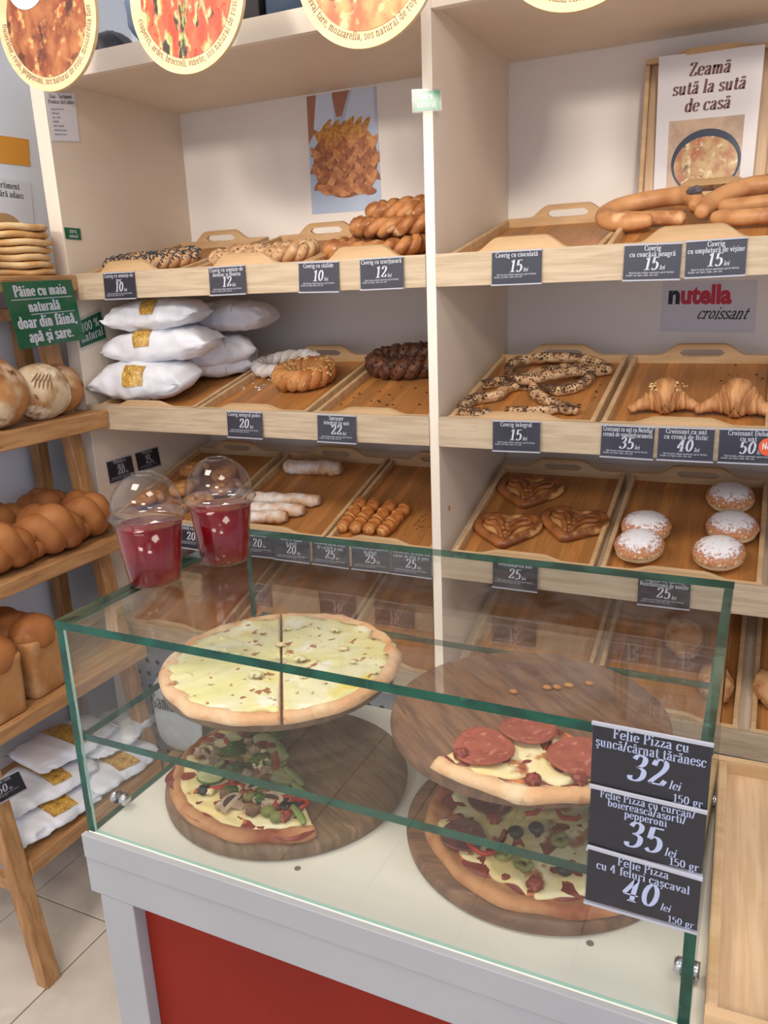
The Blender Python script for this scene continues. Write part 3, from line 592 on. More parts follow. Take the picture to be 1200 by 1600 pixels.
def slice_disc(x, y, r, m, m2, nm, h=.003):
    def f(o):
        q = part(nm, MB().lathe([(.0001,h),(r*.86,h),(r*.95,h*.9)], 26).lathe([(r*.93,h*.95),(r,h*.7),(r,.0),(r*.6,0)], 26, mi=1), [m, m2], o, True); q.location = (x, y, TZ+.001); q.rotation_euler = (.15*sin(x*300), .15*cos(y*200), 0); q.scale = (1, .8, 1)
    return ('d', f)
def lump(x, y, r, m, nm, rough=.3, z=0, st=(1,1,1)):
    def f(o):
        q = part(nm, MB().ball((0,0,0), (r*st[0], r*st[1], r*.7*st[2]), 16, 10, lambda d: 1+rough*noise.noise(Vector(d)*2.5+Vector((x*90,y*90,0)))+rough*.5*noise.noise(Vector(d)*7)), m, o, True); q.location = (x, y, TZ+r*.35+z)
    return ('l', f)
def mushroom(x, y, r, a):
    def f(o):
        mb = MB(); pts = [(r*cos(t), r*.75*sin(t)) for t in np.linspace(-.2, PI+.2, 16)]+[(-r*.35,-r*.15),(-r*.22,-r*.9),(r*.22,-r*.9),(r*.35,-r*.15)]
        n = len(pts); mb.add([(p[0],p[1],0) for p in pts]+[(p[0],p[1],.0028) for p in pts], [tuple(range(n)), tuple(range(2*n-1,n-1,-1))]+[(i,(i+1)%n,n+(i+1)%n,n+i) for i in range(n)])
        q = part('mushroom_slice', mb, mush_m, o); q.location = (x, y, TZ+.002); q.rotation_euler = (.15,0,a)
        gl = part('gill', MB().grid([[(r*.7*cos(t), r*.12+r*.42*sin(t)*k, .0032) for t in np.linspace(0, PI, 10)] for k in (0.05, 1)]), mushd_m, o); gl.location = q.location; gl.rotation_euler = q.rotation_euler
    return ('m', f)
def strip(x, y, l, a, m, nm='pepper_strip', w=.003):
    def f(o):
        pts = [(t*l, .12*l*sin(3*t), .001+.001*cos(4*t)) for t in np.linspace(-.5,.5,10)]
        q = part(nm, MB().tube(pts, [w*(.5+.5*cos(t*2.4)) for t in np.linspace(-.5,.5,10)], 7, flat=.6), m, o, True); q.location = (x, y, TZ+.003); q.rotation_euler = (0,0,a)
    return ('p', f)
# four-cheese
pizza('whole four-cheese pizza, pale yellow, cut once across, on the upper left board', (.086, -.7665, 1.0580), .160, 0, [(-57.8, 122.2), (122.2, 302.2)], pcrust_m, cheese_m,
      [lump(x, y, r*.62, m, 'cheese_lump', .5, st=(1.3,1,.6)) for x, y, r, m in [(.03,.0,.011,cheese_m),(-.02,.03,.009,melt_m),(-.06,-.02,.010,cheese_m),(.07,.05,.009,melt_m),(.0,-.06,.012,cheese_m),(.06,-.04,.008,melt_m),(-.04,.08,.008,cheese_m),(.10,.02,.006,melt_m),(.03,.10,.009,cheese_m)]], seed=1, inner=.91)
# salami slice
pizza('single pizza slice with three large salami rounds on the upper right board', (.445, -.790, 1.0580), .150, 0, [(238, 331)], pcrust_m, melt_m,
      [salami(-.033,-.092,.0325,.05), salami(.0,-.040,.032,-.08), salami(.062,-.073,.032,.06)]+[lump(x, y, .008, sauce_m, 'tomato_piece', .5) for x, y in ((-.052,-.112),(.03,-.128),(.072,-.11))], seed=5, inner=.86, sauce=sauce_m, cat='pizza slice')
# vegetable half
zp = [(-.085,-.035,.021),(-.068,-.066,.022),(.02,.0,.022),(.045,-.035,.019),(.06,-.085,.013),(.005,.045,.018)]
pizza('half vegetable pizza with courgette, mushroom and red pepper on the lower left board', (.103, -.799, .9196), .155, 0, [(135, 315)], pcrustd_m, melt_m,
      [slice_disc(x, y, r, zucc_m, zuccs_m, 'courgette_slice') for x, y, r in [(-.092,-.048,.023),(-.074,-.070,.020),(.015,-.035,.024),(-.055,.03,.018),(-.02,.005,.02),(-.1,.02,.016)]]
      +[lump(x, y, .014, broc_m, 'broccoli_floret', .5) for x, y in [(-.045,-.052),(-.078,-.008),(-.045,.055),(-.03,-.02),(-.085,.05)]]
      +[mushroom(x, y, r, a) for x, y, r, a in [(-.012,-.108,.019,1.6),(.028,-.088,.02,.2),(-.108,-.02,.018,2.2),(.0,-.07,.017,.8),(-.065,.06,.016,1.),(-.1,.05,.015,.4)]]
      +[ringp(x, y, r, pepper_m, .0028) for x, y, r in [(.052,-.082,.016),(.066,-.078,.011)]]
      +[strip(x, y, l, a, pepper_m, w=.004) for x, y, l, a in [(-.04,-.085,.05,.3),(-.095,-.0,.04,2.2),(-.01,-.01,.045,1.9)]]
      +[strip(x, y, l, a, M('green_pepper',(126,142,78),(90,110,54),40,rough=.35), 'green_pepper_strip', w=.005) for x, y, l, a in [(.055,-.055,.045,2.3),(.075,-.095,.045,2.2),(.03,-.03,.05,2.3),(-.02,.02,.04,2.2)]]
      +[lump(x, y, .009, golive_m, 'green_olive', .15) for x, y in [(.04,-.105),(.0,-.088),(.055,-.11)]]
      +[(lump(.135*math.sqrt(rq)*cos(aq), .135*math.sqrt(rq)*sin(aq), .0055+.004*random.random(), [M('brown_mushroom_piece',(0,0,0)) if 'brown_mushroom_piece' in MATS else mush_m, olive_m, mush_m, melt_m, zucc_m, sauce_m, broc_m][kq % 7], ['mushroom_piece','black_olive','mushroom_piece','cheese_lump','courgette_piece','tomato_piece','broccoli_piece'][kq % 7], .6)) for kq, (rq, aq) in enumerate([(random.random()*.95+.02, math.radians(140+170*random.random())) for _ in range(42)])]
      +[lump(x, y, .009, M('brown_mushroom_piece',(132,96,66),(96,66,44),40), 'mushroom_piece', .4) for x, y in [(.02,-.11),(-.0,-.05),(-.03,-.095),(.012,-.075),(-.06,-.03),(-.09,.03),(-.07,.085)]], seed=11, inner=.92, sauce=sauce_m)
# olive and salami pizza
pizza('baked pizza with olives, salami and pepper rings on the lower right board', (.462, -.782, .9196), .150, 0, [(0, 360)], pcrustd_m, melt_m,
      [salami(-.085,-.075,.026,.05,True), salami(-.075,.0,.028,.04,True), salami(-.105,.03,.022,0,True), salami(-.02,.06,.028,0,True), salami(.08,.02,.028,0,True)]
      +[lump(x, y, .009, olive_m, 'black_olive', .15) for x, y in [(-.03,-.045),(.035,-.085),(-.01,-.03),(.06,.07),(.06,-.03)]]
      +[ringp(x, y, .0085, golive_m, .0035, nm='green_olive_slice') for x, y in [(-.032,-.085),(-.008,-.093),(.02,-.04),(.05,.03)]]
      +[ringp(x, y, .019, pepper_m, .0028, 20, 260) for x, y in [(-.058,-.078),(.02,.02),(-.03,.01)]]
      +[lump(x, y, .008, sauce_m, 'tomato_piece', .5) for x, y in [(.012,-.118),(-.06,-.03),(-.1,-.05),(.0,.03)]], seed=21, inner=.84, sauce=sauce_m)
cb = MB()
for x, y in ((.447,-.70),(.46,-.69),(.482,-.676),(.436,-.705),(.40,-.73)): cb.ball((x, y, 1.0605), (.006,.004,.003), 8, 6)
tag(part('bread_crumbs', cb, crust_a, smooth=True, kind='stuff'), 'crumbs scattered on the upper right pizza board', 'crumbs')

# ---------------------------------------------------------------- price signs hung on the case
bm_ = (cardb_m, inkb_m)
price_tag('pizza_price_sign', [(.5428,-.992,1.1925),(.6375,-.992,1.1925),(.6362,-.992,1.130),(.5424,-.992,1.1315)], 'black sign reading 32 lei, topmost of three at the case corner', ['Felie Pizza cu','șuncă/cârnaț țărănesc'], '32', mats=bm_, wt='150 gr', foot=False, group='pizza price signs', numsize=.42)
price_tag('pizza_price_sign', [(.5435,-.9945,1.1335),(.637,-.9945,1.1325),(.6374,-.9945,1.0715),(.5424,-.9945,1.0705)], 'black sign reading 35 lei, middle of three at the case corner', ['Felie Pizza cu curcan/','boierească/asorti/','pepperoni'], '35', mats=bm_, wt='150 gr', foot=False, group='pizza price signs', numsize=.42)
price_tag('pizza_price_sign', [(.5437,-.997,1.0745),(.6377,-.997,1.0705),(.6372,-.997,1.0165),(.5424,-.997,1.0165)], 'black sign reading 40 lei, lowest of three at the case corner', ['Felie Pizza','cu 4 feluri cașcaval'], '40', mats=bm_, wt='150 gr', foot=False, group='pizza price signs', numsize=.43)

# ---------------------------------------------------------------- drinks
def cup(label, c):
    o = thing('drink_cup', label, 'drink', c, (0,0,0), 'red drinks on the glass case'); o.scale = (1.07, 1.07, 1.02)
    part('liquid', MB().lathe([(.0001,.0015),(.0292,.0015),(.0305,.006),(.0385,.0765),(.0001,.0765)], 40), drink_m, o, True)
    o.children[0].data.shade_smooth()
    part('cup_wall', MB().lathe([(.0001,.0005),(.0300,.0005),(.0315,.004),(.0396,.078),(.0396,.080)], 44), cupw_m, o, True)
    part('cup_rim', MB().lathe([(.0395,.0795),(.0425,.080),(.0428,.084),(.0470,.0885),(.0462,.0900),(.0432,.0935)], 44), clear('clear_rim_plastic', (.86,.86,.88,1), 1.9, .08), o, True)
    prof = [(.0432*cos(t), .094+.050*sin(t)) for t in np.linspace(0, 1.28, 16)]
    part('dome_lid', MB().lathe(prof, 44), pet_m, o, True)
    e = prof[-1]; part('lid_opening_rim', MB().tube([(e[0]*cos(a), e[0]*sin(a), e[1]) for a in np.linspace(0, 2*PI, 26, endpoint=False)], .0010, 6, closed=True), clear('clear_rim_plastic', (0,0,0,1)), o, True)
    return o
cup('domed plastic cup of red drink, nearer the left end of the glass top', (-.0535, -.8368, 1.1882))
cup('domed plastic cup of red drink, farther back on the glass top', (-.0158, -.7347, 1.1882))

# ================================================================ shelf price tags
def shelf_tag(x, r, lines, num, label, w=.100, h=.0625, drop=0, tilt=0, y=-.0085, name='price_tag', z=None):
    zc = (ROW[r][0]+ROW[r][2])/2-.002-drop
    c, s = cos(tilt), sin(tilt); q = []
    for dx, dz in ((-w/2,h/2),(w/2,h/2),(w/2,-h/2),(-w/2,-h/2)): q.append((x+dx*c-dz*s, y+.0035*(dz/h), zc+dx*s+dz*c))
    return price_tag(name, q, label, lines, num, group='shelf price cards')
TG = [(-.8163,1,['Covrig cu semințe de','mac'],'10','under the poppy twists'), (-.4912,1,['Covrig cu semințe de','dovleac și floarea'],'12','under the pale seeded twists'), (-.2504,1,['Covrig cu stafide'],'10','Covrig cu stafide card on the top left shelf'), (-.0974,1,['Covrig cu scorțișoară'],'12','Covrig cu scorțișoară card on the top shelf'),
 (.193,1,['Covrig cu ciocolată'],'15','Covrig cu ciocolată card on the top right shelf'), (.4467,1,['Covrig','cu coacăză neagră'],'15','bluish Covrig cu coacăză neagră card'), (.5539,1,['Covrig','cu umplutură de vișine'],'15','Covrig cu umplutură de vișine card'),
 (-.4769,2,['Covrig integral pufos'],'20','below the white sugared ring on the second shelf'), (-.2261,2,['Spicușor','integral cu unt'],'22','below the chocolate-sprinkled ring on the second shelf'), (.1955,2,['Covrig integral'],'15','Covrig integral card below the seeded rope pretzels'), (.4172,2,['Croissant cu unt cu Nutella/','cremă de vanilie/caramelă'],'35','leftmost card under the croissants'), (.5245,2,['Croissant cu unt','cu cremă de fistic'],'40','cremă de fistic card under the croissants'), (.6325,2,['Croissant Dubai','cu unt'],'50','Croissant Dubai card with an orange sticker'),
 (-.6748,3,['Plăcintă cu brânză'],'20','third shelf, seen between the two red drinks'), (-.4700,3,['Rulou cu măr'],'20','third shelf, just right of the farther red drink'), (-.3690,3,['Rulou cu vișine','și nucă'],'20','third shelf, below the sugar-dusted rolls'), (-.2620,3,['Crenvurști în aluat','de cartofi și unt'],'25','third shelf, left of the sausage rolls'), (-.1530,3,['Crenvurști cu cașcaval','în aluat'],'25','third shelf, below the sausage rolls'), (-.0500,3,['Cârnăciori în aluat din','carne de vită și porc'],'25','third shelf, touching the dividing panel'),
 (.1951,3,['Urechiușe cu unt'],'25','Urechiușe cu unt card below the heart pastries'), (.5016,3,['Gogoși cu unt cu','Nutella/cremă de vanilie'],'25','Gogoși cu unt card below the sugared doughnuts'),
 (.19,4,['Chiflă integrală'],'12','lowest right shelf, the one nearest the dividing panel'), (.335,4,['Chiflă cu susan'],'12','lowest right shelf, seen through the glass'), (-.16,4,['Baton alb'],'15','lowest left shelf, seen through the glass')]
for i, (x, r, ln, nm, lb) in enumerate(TG):
    lab = 'dark price card reading %s lei, %s' % (nm, lb)
    t = shelf_tag(x, r, ln, nm, lab, tilt=(.015*sin(i*2.3)), y=-.0085-.0022*(i % 2), drop=.001*sin(i*4), w=.1015)
# orange sticker on the last croissant card
ok = thing('round_sticker', 'round orange-red sticker on the Croissant Dubai card', 'sticker', (.6665, -.0145, 1.2425))
part('sticker_disc', MB().add([(.0165*cos(2*PI*k/28), -.0005, .0165*sin(2*PI*k/28)) for k in range(28)]+[(.0165*cos(2*PI*k/28), .0005, .0165*sin(2*PI*k/28)) for k in range(28)], [tuple(range(28)), tuple(range(55,27,-1))]), M('orange_sticker', (226,96,52), rough=.4), ok)
sp = Plate([(-.012,-.0008,.008),(.012,-.0008,.008),(.012,-.0008,-.008),(-.012,-.0008,-.008)]); mb = MB(); sp.text(mb, 'Nou', .5, .8, .8); part('lettering', mb, paper_m, ok)
# cards on the inner face of the left side panel and on the rack
px = XL1+.0022
price_tag('price_tag', [(px,.038,1.108),(px,.138,1.108),(px,.145,1.044),(px,.042,1.044)], 'dark price card reading 20 on the inner side panel, left one', ['Plăcintă cu','varză'], '20', group='side panel cards')
price_tag('price_tag', [(px,.153,1.110),(px,.252,1.110),(px,.259,1.052),(px,.159,1.054)], 'dark price card reading 25 on the inner side panel, right one', ['Plăcintă cu','carne'], '25', group='side panel cards')
price_tag('price_tag', [(-.758,-.668,.574),(-.758,-.5645,.5601),(-.758,-.5511,.5046),(-.758,-.655,.5185)], 'black price card reading 50 lei hanging in front of the rack bags', ['Fidea de casă'], '50', mats=(cardb_m, ink_m))

# ================================================================ signs and posters
def sheet(name, label, cat, q, m, th=.0012, group=None):
    P = Plate(q); o = thing(name, label, cat, P.at(.5,.5), group=group); inv = -Vector(o.location); o['_'] = 0; del o['_']
    def put(nm, mb, mm, **k):
        mb.v = [tuple(Vector(v)+inv) for v in mb.v]; return part(nm, mb, mm, o, **k)
    put('sheet', P.slab(MB(), 0,0,1,1,-th,0), m)
    return P, o, put
# green signs
P, o, put = sheet('hanging_sign', 'green sign about natural sourdough hanging under the top rack shelf', 'sign', [(-.945,-.246,1.590),(-.945,-.036,1.594),(-.940,-.0217,1.4461),(-.940,-.227,1.4374)], green_m, .002)
mb = MB()
for t, v, s in (('Pâine cu maia',.22,.16),('naturală',.46,.16),('doar din făină,',.70,.175),('apă și sare.',.92,.175)): P.text(mb, t, .5, v, s, maxw=.92, thick=.22, thin=.12)
P.slab(mb, .06,.265,.94,.275,.0003,.0008); P.slab(mb, .28,.50,.94,.51,.0003,.0008); put('lettering', mb, ink_m)
put('plastic_sleeve', P.slab(MB(), -.03,-.03,1.03,1.04,.0015,.002), sleeve_m)
P, o, put = sheet('natural_card', 'small green 100% natural card beside the hanging green sign', 'sign', [(px,-.002,1.486),(px,.091,1.511),(px,.099,1.4415),(px,.0045,1.4225)], green_m)
mb = MB(); P.text(mb, '100 %', .5, .46, .36); P.text(mb, 'natural', .5, .84, .36); put('lettering', mb, ink_m); put('plastic_sleeve', P.slab(MB(), -.04,-.14,1.04,1.12,.001,.0015), sleeve_m)
P, o, put = sheet('natural_sticker', 'small green sticker on the inner left side panel above the top shelf', 'sticker', [(px,.0034,1.7218),(px,.0571,1.7211),(px,.0562,1.6928),(px,.0045,1.6943)], green_m)
mb = MB(); P.text(mb, '100 %', .5, .46, .3); P.text(mb, 'natural', .5, .84, .3); put('lettering', mb, ink_m)
P, o, put = sheet('natural_sticker', 'small green sticker folded over the dividing panel edge', 'sticker', [(-.0165,-.0045,1.9123),(.0365,-.0045,1.9078),(.0375,-.0045,1.8745),(-.0165,-.0045,1.877)], green2_m)
mb = MB(); P.text(mb, '100 %', .5, .46, .3); P.text(mb, 'natural', .5, .84, .34); put('lettering', mb, ink_m); put('plastic_sleeve', P.slab(MB(), -.07,-.1,1.08,1.1,.001,.0015), sleeve_m)
# papers with small print
def paper(label, q, title, nrows, m=paper_m, ink=black_m):
    P, o, put = sheet('paper_notice', label, 'notice', q, m, .0006)
    mb = MB(); v = .12
    for t in title: P.text(mb, t, .5, v, .085, d=.0004); v += .11
    for i in range(nrows): P.text(mb, ['program de lucru','informații','luni - vineri','sâmbătă','pâine integrală','produse proaspete'][i % 6], .12, v+.02, .045, d=.0004, align='l', thick=.1); v += (1-v)/(nrows-i+.6)
    put('lettering', mb, ink); return P, o, put
paper('white notice taped high on the inner left side panel', [(px,-.0044+.006,2.0309),(px,.0983,2.046),(px,.0944,1.9328),(px,.0035,1.9234)], ['Ceas - Sortiment','Produse fără adaos'], 7)
xw = -1.1705
paper('orange notice on the left wall', [(xw,-.13,1.952),(xw,.1043,1.958),(xw,.0976,1.891),(xw,-.13,1.886)], ['Atenție'], 3, orange_m)
P, o, put = paper('white notice with a printed loaf on the left wall below the orange one', [(xw,-.12,1.8545),(xw,.0897,1.8504),(xw,.0766,1.66),(xw,-.12,1.66)], ['Casa - Sortiment','Produse fără adaos'], 2)
put('printed_loaf', MB().add([P.at(.52+.28*cos(t), .66-.22*sin(t), .0004) for t in np.linspace(0, PI, 14)]+[P.at(.24,.95,.0004), P.at(.8,.95,.0004)], [tuple(range(14))+(15-0,14+0)][:0] or [tuple(range(14))+(14,15)]), M('loaf_print', (196,156,110), rough=.6))
# braided bread poster
P, o, put = sheet('bread_poster', 'poster of a tall braided loaf on the left back wall', 'poster', [(-.551,D-.001,2.056),(-.339,D-.001,2.056),(-.336,D-.001,1.7505),(-.555,D-.001,1.7521)], M('poster_blue', (190,204,226), (176,190,214), 6, rough=.3), .0008)
def blobp(mb, P, u, v, ru, rv, a=0, d=.0004, n=12, tear=.0):
    pts = []
    for k in range(n):
        t = 2*PI*k/n; x, y = ru*cos(t)*(1-tear*sin(t)), rv*sin(t); pts.append(P.at(min(max(u+x*cos(a)-y*sin(a),0),1), min(max(v+(x*sin(a)+y*cos(a)),0),1), d))
    mb.add(pts, [tuple(range(n-1,-1,-1))])
mb = MB(); mb.add([P.at(0,.0,.0002),P.at(.14,0,.0002),P.at(.1,.3,.0002),P.at(0,.4,.0002)], [(3,2,1,0)]); mb.add([P.at(.36,0,.0002),P.at(.62,0,.0002),P.at(.5,.2,.0002),P.at(.42,.2,.0002)], [(3,2,1,0)]); put('printed_hands', mb, M('hand_print', (168,116,92), rough=.4))
mb = MB(); mb.add([P.at(.14,0,.0003),P.at(.37,0,.0003),P.at(.4,.3,.0003),P.at(.08,.3,.0003)], [(3,2,1,0)]); mb.add([P.at(.66,0,.0003),P.at(.96,0,.0003),P.at(.96,.3,.0003),P.at(.5,.3,.0003)], [(3,2,1,0)]); put('printed_cloth', mb, M('cloth_print', (206,218,238), rough=.4))
mb = MB(); blobp(mb, P, .52, .57, .46, .31, n=30, d=.0005); put('printed_loaf', mb, M('loaf_shade', (150,92,52), rough=.35))
ca, cb2, cc = MB(), MB(), MB()
for j in range(8):
    vv = .31+j*.072; wv = .46*math.sqrt(max(.15, 1-((vv-.57)/.36)**2))
    n = 6
    for i in range(n):
        uu = .52+wv*(-.86+1.72*i/(n-1)); (ca, cb2, cc)[(i+j*2) % 3 if j > 1 else 0 if i % 2 else 2].__class__
        mbx = cc if j < 2 else (ca if (i+j) % 2 else cb2)
        blobp(mbx, P, uu, vv+.012*((i*7+j*3) % 3-1),   .125, .042, a=(.75 if j % 2 else -.75)*(.8 if j < 7 else .3), d=.0007+.00005*(i+j*n), n=12, tear=.4)
put('printed_braid', ca, M('braid_print', (214,148,88), (184,112,60), 60, rough=.35)); put('printed_braid', cb2, M('braid_print_dark', (184,112,62), (150,84,44), 70, rough=.35)); put('printed_topping', cc, M('topping_print', (214,160,72), (176,106,40), 120, rough=.35))
# soup poster, stands in front of the upright tray
P, o, put = sheet('soup_poster', 'white poster reading Zeamă sută la sută de casă with a soup photo', 'poster', [(.3835,.430,2.008),(.594,.430,2.002),(.590,.430,1.700),(.3865,.430,1.700)], M('poster_white', (226,222,222), rough=.25), .0015)
mb = MB()
for t, v in (('Zeamă',.15),('sută la sută',.265),('de casă',.38)): P.text(mb, t, .5, v, .088, thick=.2, slant=.12, maxw=.8)
put('lettering', mb, brown_i)
mb = MB(); P.slab(mb, .13,.43,.87,.96,.0002,.0004); put('soup_photo', mb, M('photo_table', (206,178,150), (176,150,126), 20, rough=.25))
mb = MB(); blobp(mb, P, .52, .72, .35, .22, n=36, d=.0006); put('printed_pot', mb, M('pot_print', (58,66,80), rough=.25))
mb = MB(); blobp(mb, P, .52, .735, .32, .185, n=36, d=.0008); put('printed_soup', mb, M('soup_print', (208,176,124), (180,120,84), 34, rough=.3, layers=[((228,212,172), 50, .54, .64), ((122,104,66), 44, .58, .68), ((196,96,70), 30, .6, .68)]))
mb = MB()
for k in range(46):
    u0, v0, a = .30+.3*random.random(), .76+.11*random.random(), random.random()*3
    mb.add([P.at(u0,v0,.001),P.at(u0+.04*cos(a),v0+.03*sin(a),.001),P.at(u0+.04*cos(a)+.006,v0+.03*sin(a)+.006,.001),P.at(u0+.006,v0+.006,.001)], [(3,2,1,0)])
put('printed_noodles', mb, M('noodle_print', (234,206,142), rough=.3))
# croissant logo paper
P, o, put = sheet('logo_paper', 'white paper reading nutella croissant on the back panel', 'poster', [(.408,D-.0008,1.5341),(.6169,D-.0008,1.5300),(.6208,D-.0008,1.4109),(.4056,D-.0008,1.4162)], M('logo_sheet', (212,208,216), rough=.4), .0006)
def sans(s, P, cu, cv, size, m, nm, put, off=.04, d=.0006, fitw=None):
    c = bpy.data.curves.new(nm, 'FONT'); c.body = s; c.offset = off; c.resolution_u = 3
    t = bpy.data.objects.new(nm, c); me = bpy.data.meshes.new_from_object(t); bpy.data.objects.remove(t); bpy.data.curves.remove(c)
    mb = MB(); xs = [v.co.x for v in me.vertices]; w = max(xs)-min(xs); k = size/P.w*P.h; k = fitw/w if fitw else k
    mb.add([P.at(cu+(v.co.x-min(xs)-w/2)*k, cv-v.co.y*size*1.25, d) for v in me.vertices], [tuple(q.vertices) for q in me.polygons]); bpy.data.meshes.remove(me); put(nm, mb, m)
sans('n', P, .135, .43, .40, M('navy_ink', (28,34,48), rough=.5), 'lettering', put, off=.045, fitw=.125); sans('utella', P, .475, .43, .40, redink_m, 'lettering', put, off=.045, fitw=.54)
mb = MB(); P.text(mb, 'croissant', .64, .74, .24, thick=.11, thin=.08, slant=.45, maxw=.62, rise=-.0, space=-.03); put('lettering', mb, black_m)

# ================================================================ round pizza signs hanging above
def pizza_sign(x, label, m, txt, z=2.072, y=-.25, R=.127):
    o = thing('pizza_sign', label, 'hanging sign', (x, y, z), (0,0,0), 'round hanging pizza signs')
    def disc(R, y0, y1, mm, nm): 
        mb = MB(); n = 64
        a = [(R*cos(2*PI*k/n), y0, R*sin(2*PI*k/n)) for k in range(n)]; b = [(R*cos(2*PI*k/n), y1, R*sin(2*PI*k/n)) for k in range(n)]
        mb.add(a+b, [tuple(range(n)), tuple(range(2*n-1,n-1,-1))]+[(i,(i+1)%n,n+(i+1)%n,n+i) for i in range(n)]); return part(nm, mb, mm, o)
    disc(R, 0, .008, discwood_m, 'disc'); disc(R-.026, -.0012, -.0002, m, 'pizza_print')
    mb = MB(); _, ps = text_polys(txt, .1, .07); L = _; sz = .0125; r = R-.017
    for q in ps:
        pts = []
        for p in q:
            th = -PI/2+(p[0]-L/2)*sz/r; rr = r-(p[1]-.3)*sz; pts.append((rr*cos(th), -.0008, rr*sin(th)))
        mb.add(pts, [(0,1,2,3)])
    part('lettering', mb, M('rim_ink', (136,106,82), rough=.6), o)
    for s in (-.05, .05): part('cord', MB().tube([(s,.004,R*.9),(s,.004,2.66-z)], .0012, 6), white_m, o)
    return o
T1 = 'fluierător, roșii, pepperoni, sos natural de roșii, mozzarella fior'
pizza_sign(-.700, 'round wooden sign with a brown pizza photo and white label, leftmost', photo_m, T1, z=2.085, R=.131)
o = bpy.data.objects[-1] if False else None
pizza_sign(-.3575, 'round wooden sign with a green and red vegetable pizza photo', photo2_m, 'ciuperci, ardei, broccoli, vinete, sos natural de roșii', z=2.068)
pizza_sign(.0055, 'round wooden sign with an orange pizza photo above the dividing panel', photo3_m, 'cașcaval tare, mozzarella, sos natural de roșii, oregano', z=2.062, R=.130)
pizza_sign(.350, 'round wooden sign at top right showing only its lower rim', photo_m, 'cașcaval tare, mozzarella, sos natural, oregano', z=2.062, R=.130)
ps = thing('round_label', 'white round label on the leftmost hanging sign', 'label', (-.74, -.2525, 2.146))
part('label_disc', MB().add([(.048*cos(2*PI*k/40), 0, .040*sin(2*PI*k/40)) for k in range(40)]+[(.048*cos(2*PI*k/40), .001, .040*sin(2*PI*k/40)) for k in range(40)], [tuple(range(40)), tuple(range(79,39,-1))]), paper_m, ps)
# things on top of the unit
def sack(name, label, c, r, m, cat, rot=0, seed=0):
    mb = MB().ball((0,0,r[2]*.93), r, 36, 22, lambda d: 1+.16*noise.noise(Vector(d)*2+Vector((seed,0,0)))+.06*abs(noise.noise(Vector(d)*6+Vector((seed,1,0)))))
    o = part(name, mb, m, smooth=True); o.location = c; o.rotation_euler = (0,0,rot); return tag(o, label, cat)
sack('plastic_sack', 'blue-grey plastic sack on top of the shelving between two round signs', (-.68, .16, 2.0855), (.13,.12,.13), M('blue_grey_plastic', (124,144,172), (96,112,138), 8, rough=.4, bump=.4, bscale=18), 'sack', .1, 3)
sack('plastic_sack', 'dark grey sack on top of the shelving at far left', (-.885, .14, 2.0855), (.068,.09,.045), M('dark_grey_plastic', (84,84,92), (60,60,66), 8, rough=.4, bump=.4, bscale=18), 'sack', .3, 9)
bx = thing('storage_box', 'black storage box on top of the shelving behind the signs', 'box', (-.475, .17, 2.0855)); box('box_body', (-.07,-.1,0,.07,.1,.26), M('black_box', (40,38,38), rough=.6), bx, .004); box('box_lid', (-.075,-.105,.261,.075,.105,.285), M('black_box', (0,0,0)), bx, .004)
bx = thing('storage_box', 'navy blue storage box on top of the shelving near the third sign', 'box', (-.30, .18, 2.0855)); box('box_body', (-.095,-.1,0,.10,.1,.25), M('navy_box', (44,66,92), (38,56,80), 5, rough=.5), bx, .004); box('box_lid', (-.1,-.105,.251,.105,.105,.275), M('navy_box', (0,0,0)), bx, .004)

# ================================================================ baked goods on the trays
def place(o, x, y, r, spin=0, up=0):
    s = math.atan(ROW[r][1]); m = Matrix.Rotation(s, 4, 'X') @ Matrix.Rotation(spin, 4, 'Z')
    o.rotation_mode = 'XYZ'; o.rotation_euler = m.to_euler(); o.location = (x, y, ROW[r][0]-.0335+ROW[r][1]*y+.011*math.sqrt(1+ROW[r][1]**2)*1.0+up); return o
def ell(rx, ry, n=60, a0=0, a1=360, z=0): return [(rx*cos(math.radians(a)), ry*sin(math.radians(a)), z) for a in np.linspace(a0, a1, n, endpoint=(a1-a0 < 359))]
def braid(path, n, off, turns, closed=True, lift=0.0, taper=False):
    P = np.array(path); T = (np.roll(P,-1,0)-np.roll(P,1,0)) if closed else np.gradient(P, axis=0); T /= np.linalg.norm(T, axis=1)[:,None]+1e-9
    B = np.cross(T, (0,0,1)); B /= np.linalg.norm(B, axis=1)[:,None]+1e-9; out = []
    for k in range(n):
        q = []
        for i in range(len(P)):
            a = 2*PI*(turns*i/(len(P) if closed else len(P)-1)+k/n); e = 1
            if taper: e = max(.15, math.sin(PI*min(max(i/(len(P)-1),.02),.98))**.5)
            q.append(P[i]+B[i]*off*cos(a)*e+np.array((0,0,1))*(off*sin(a)*e+lift))
        out.append(q)
    return out
def sprinkle(name, paths, rad, n, size, m, parent, seed=0, top=.2, el=1.8):
    R = random.Random(seed); mb = MB()
    for _ in range(n):
        p = R.choice(paths); i = R.randrange(1, len(p)-1); c = np.array(p[i]); t = np.array(p[i+1])-np.array(p[i-1]); t /= np.linalg.norm(t)+1e-9
        b = np.cross(t, (0,0,1)); b /= np.linalg.norm(b)+1e-9; a = R.uniform(-top, PI+top); d = b*cos(a)+np.cross(b, t)*sin(a)
        rr = rad if not hasattr(rad, '__len__') else rad[i]
        q = c+d*rr*.98; s = size*R.uniform(.6,1.3); u = t*cos(R.uniform(0,PI))+b*.7; u /= np.linalg.norm(u); w = np.cross(u, d)
        mb.add([q+u*s*el, q+w*s*.7, q-u*s*el, q-w*s*.7, q+d*s*.6], [(0,1,4),(1,2,4),(2,3,4),(3,0,4)])
    return part(name, mb, m, parent, kind='stuff')
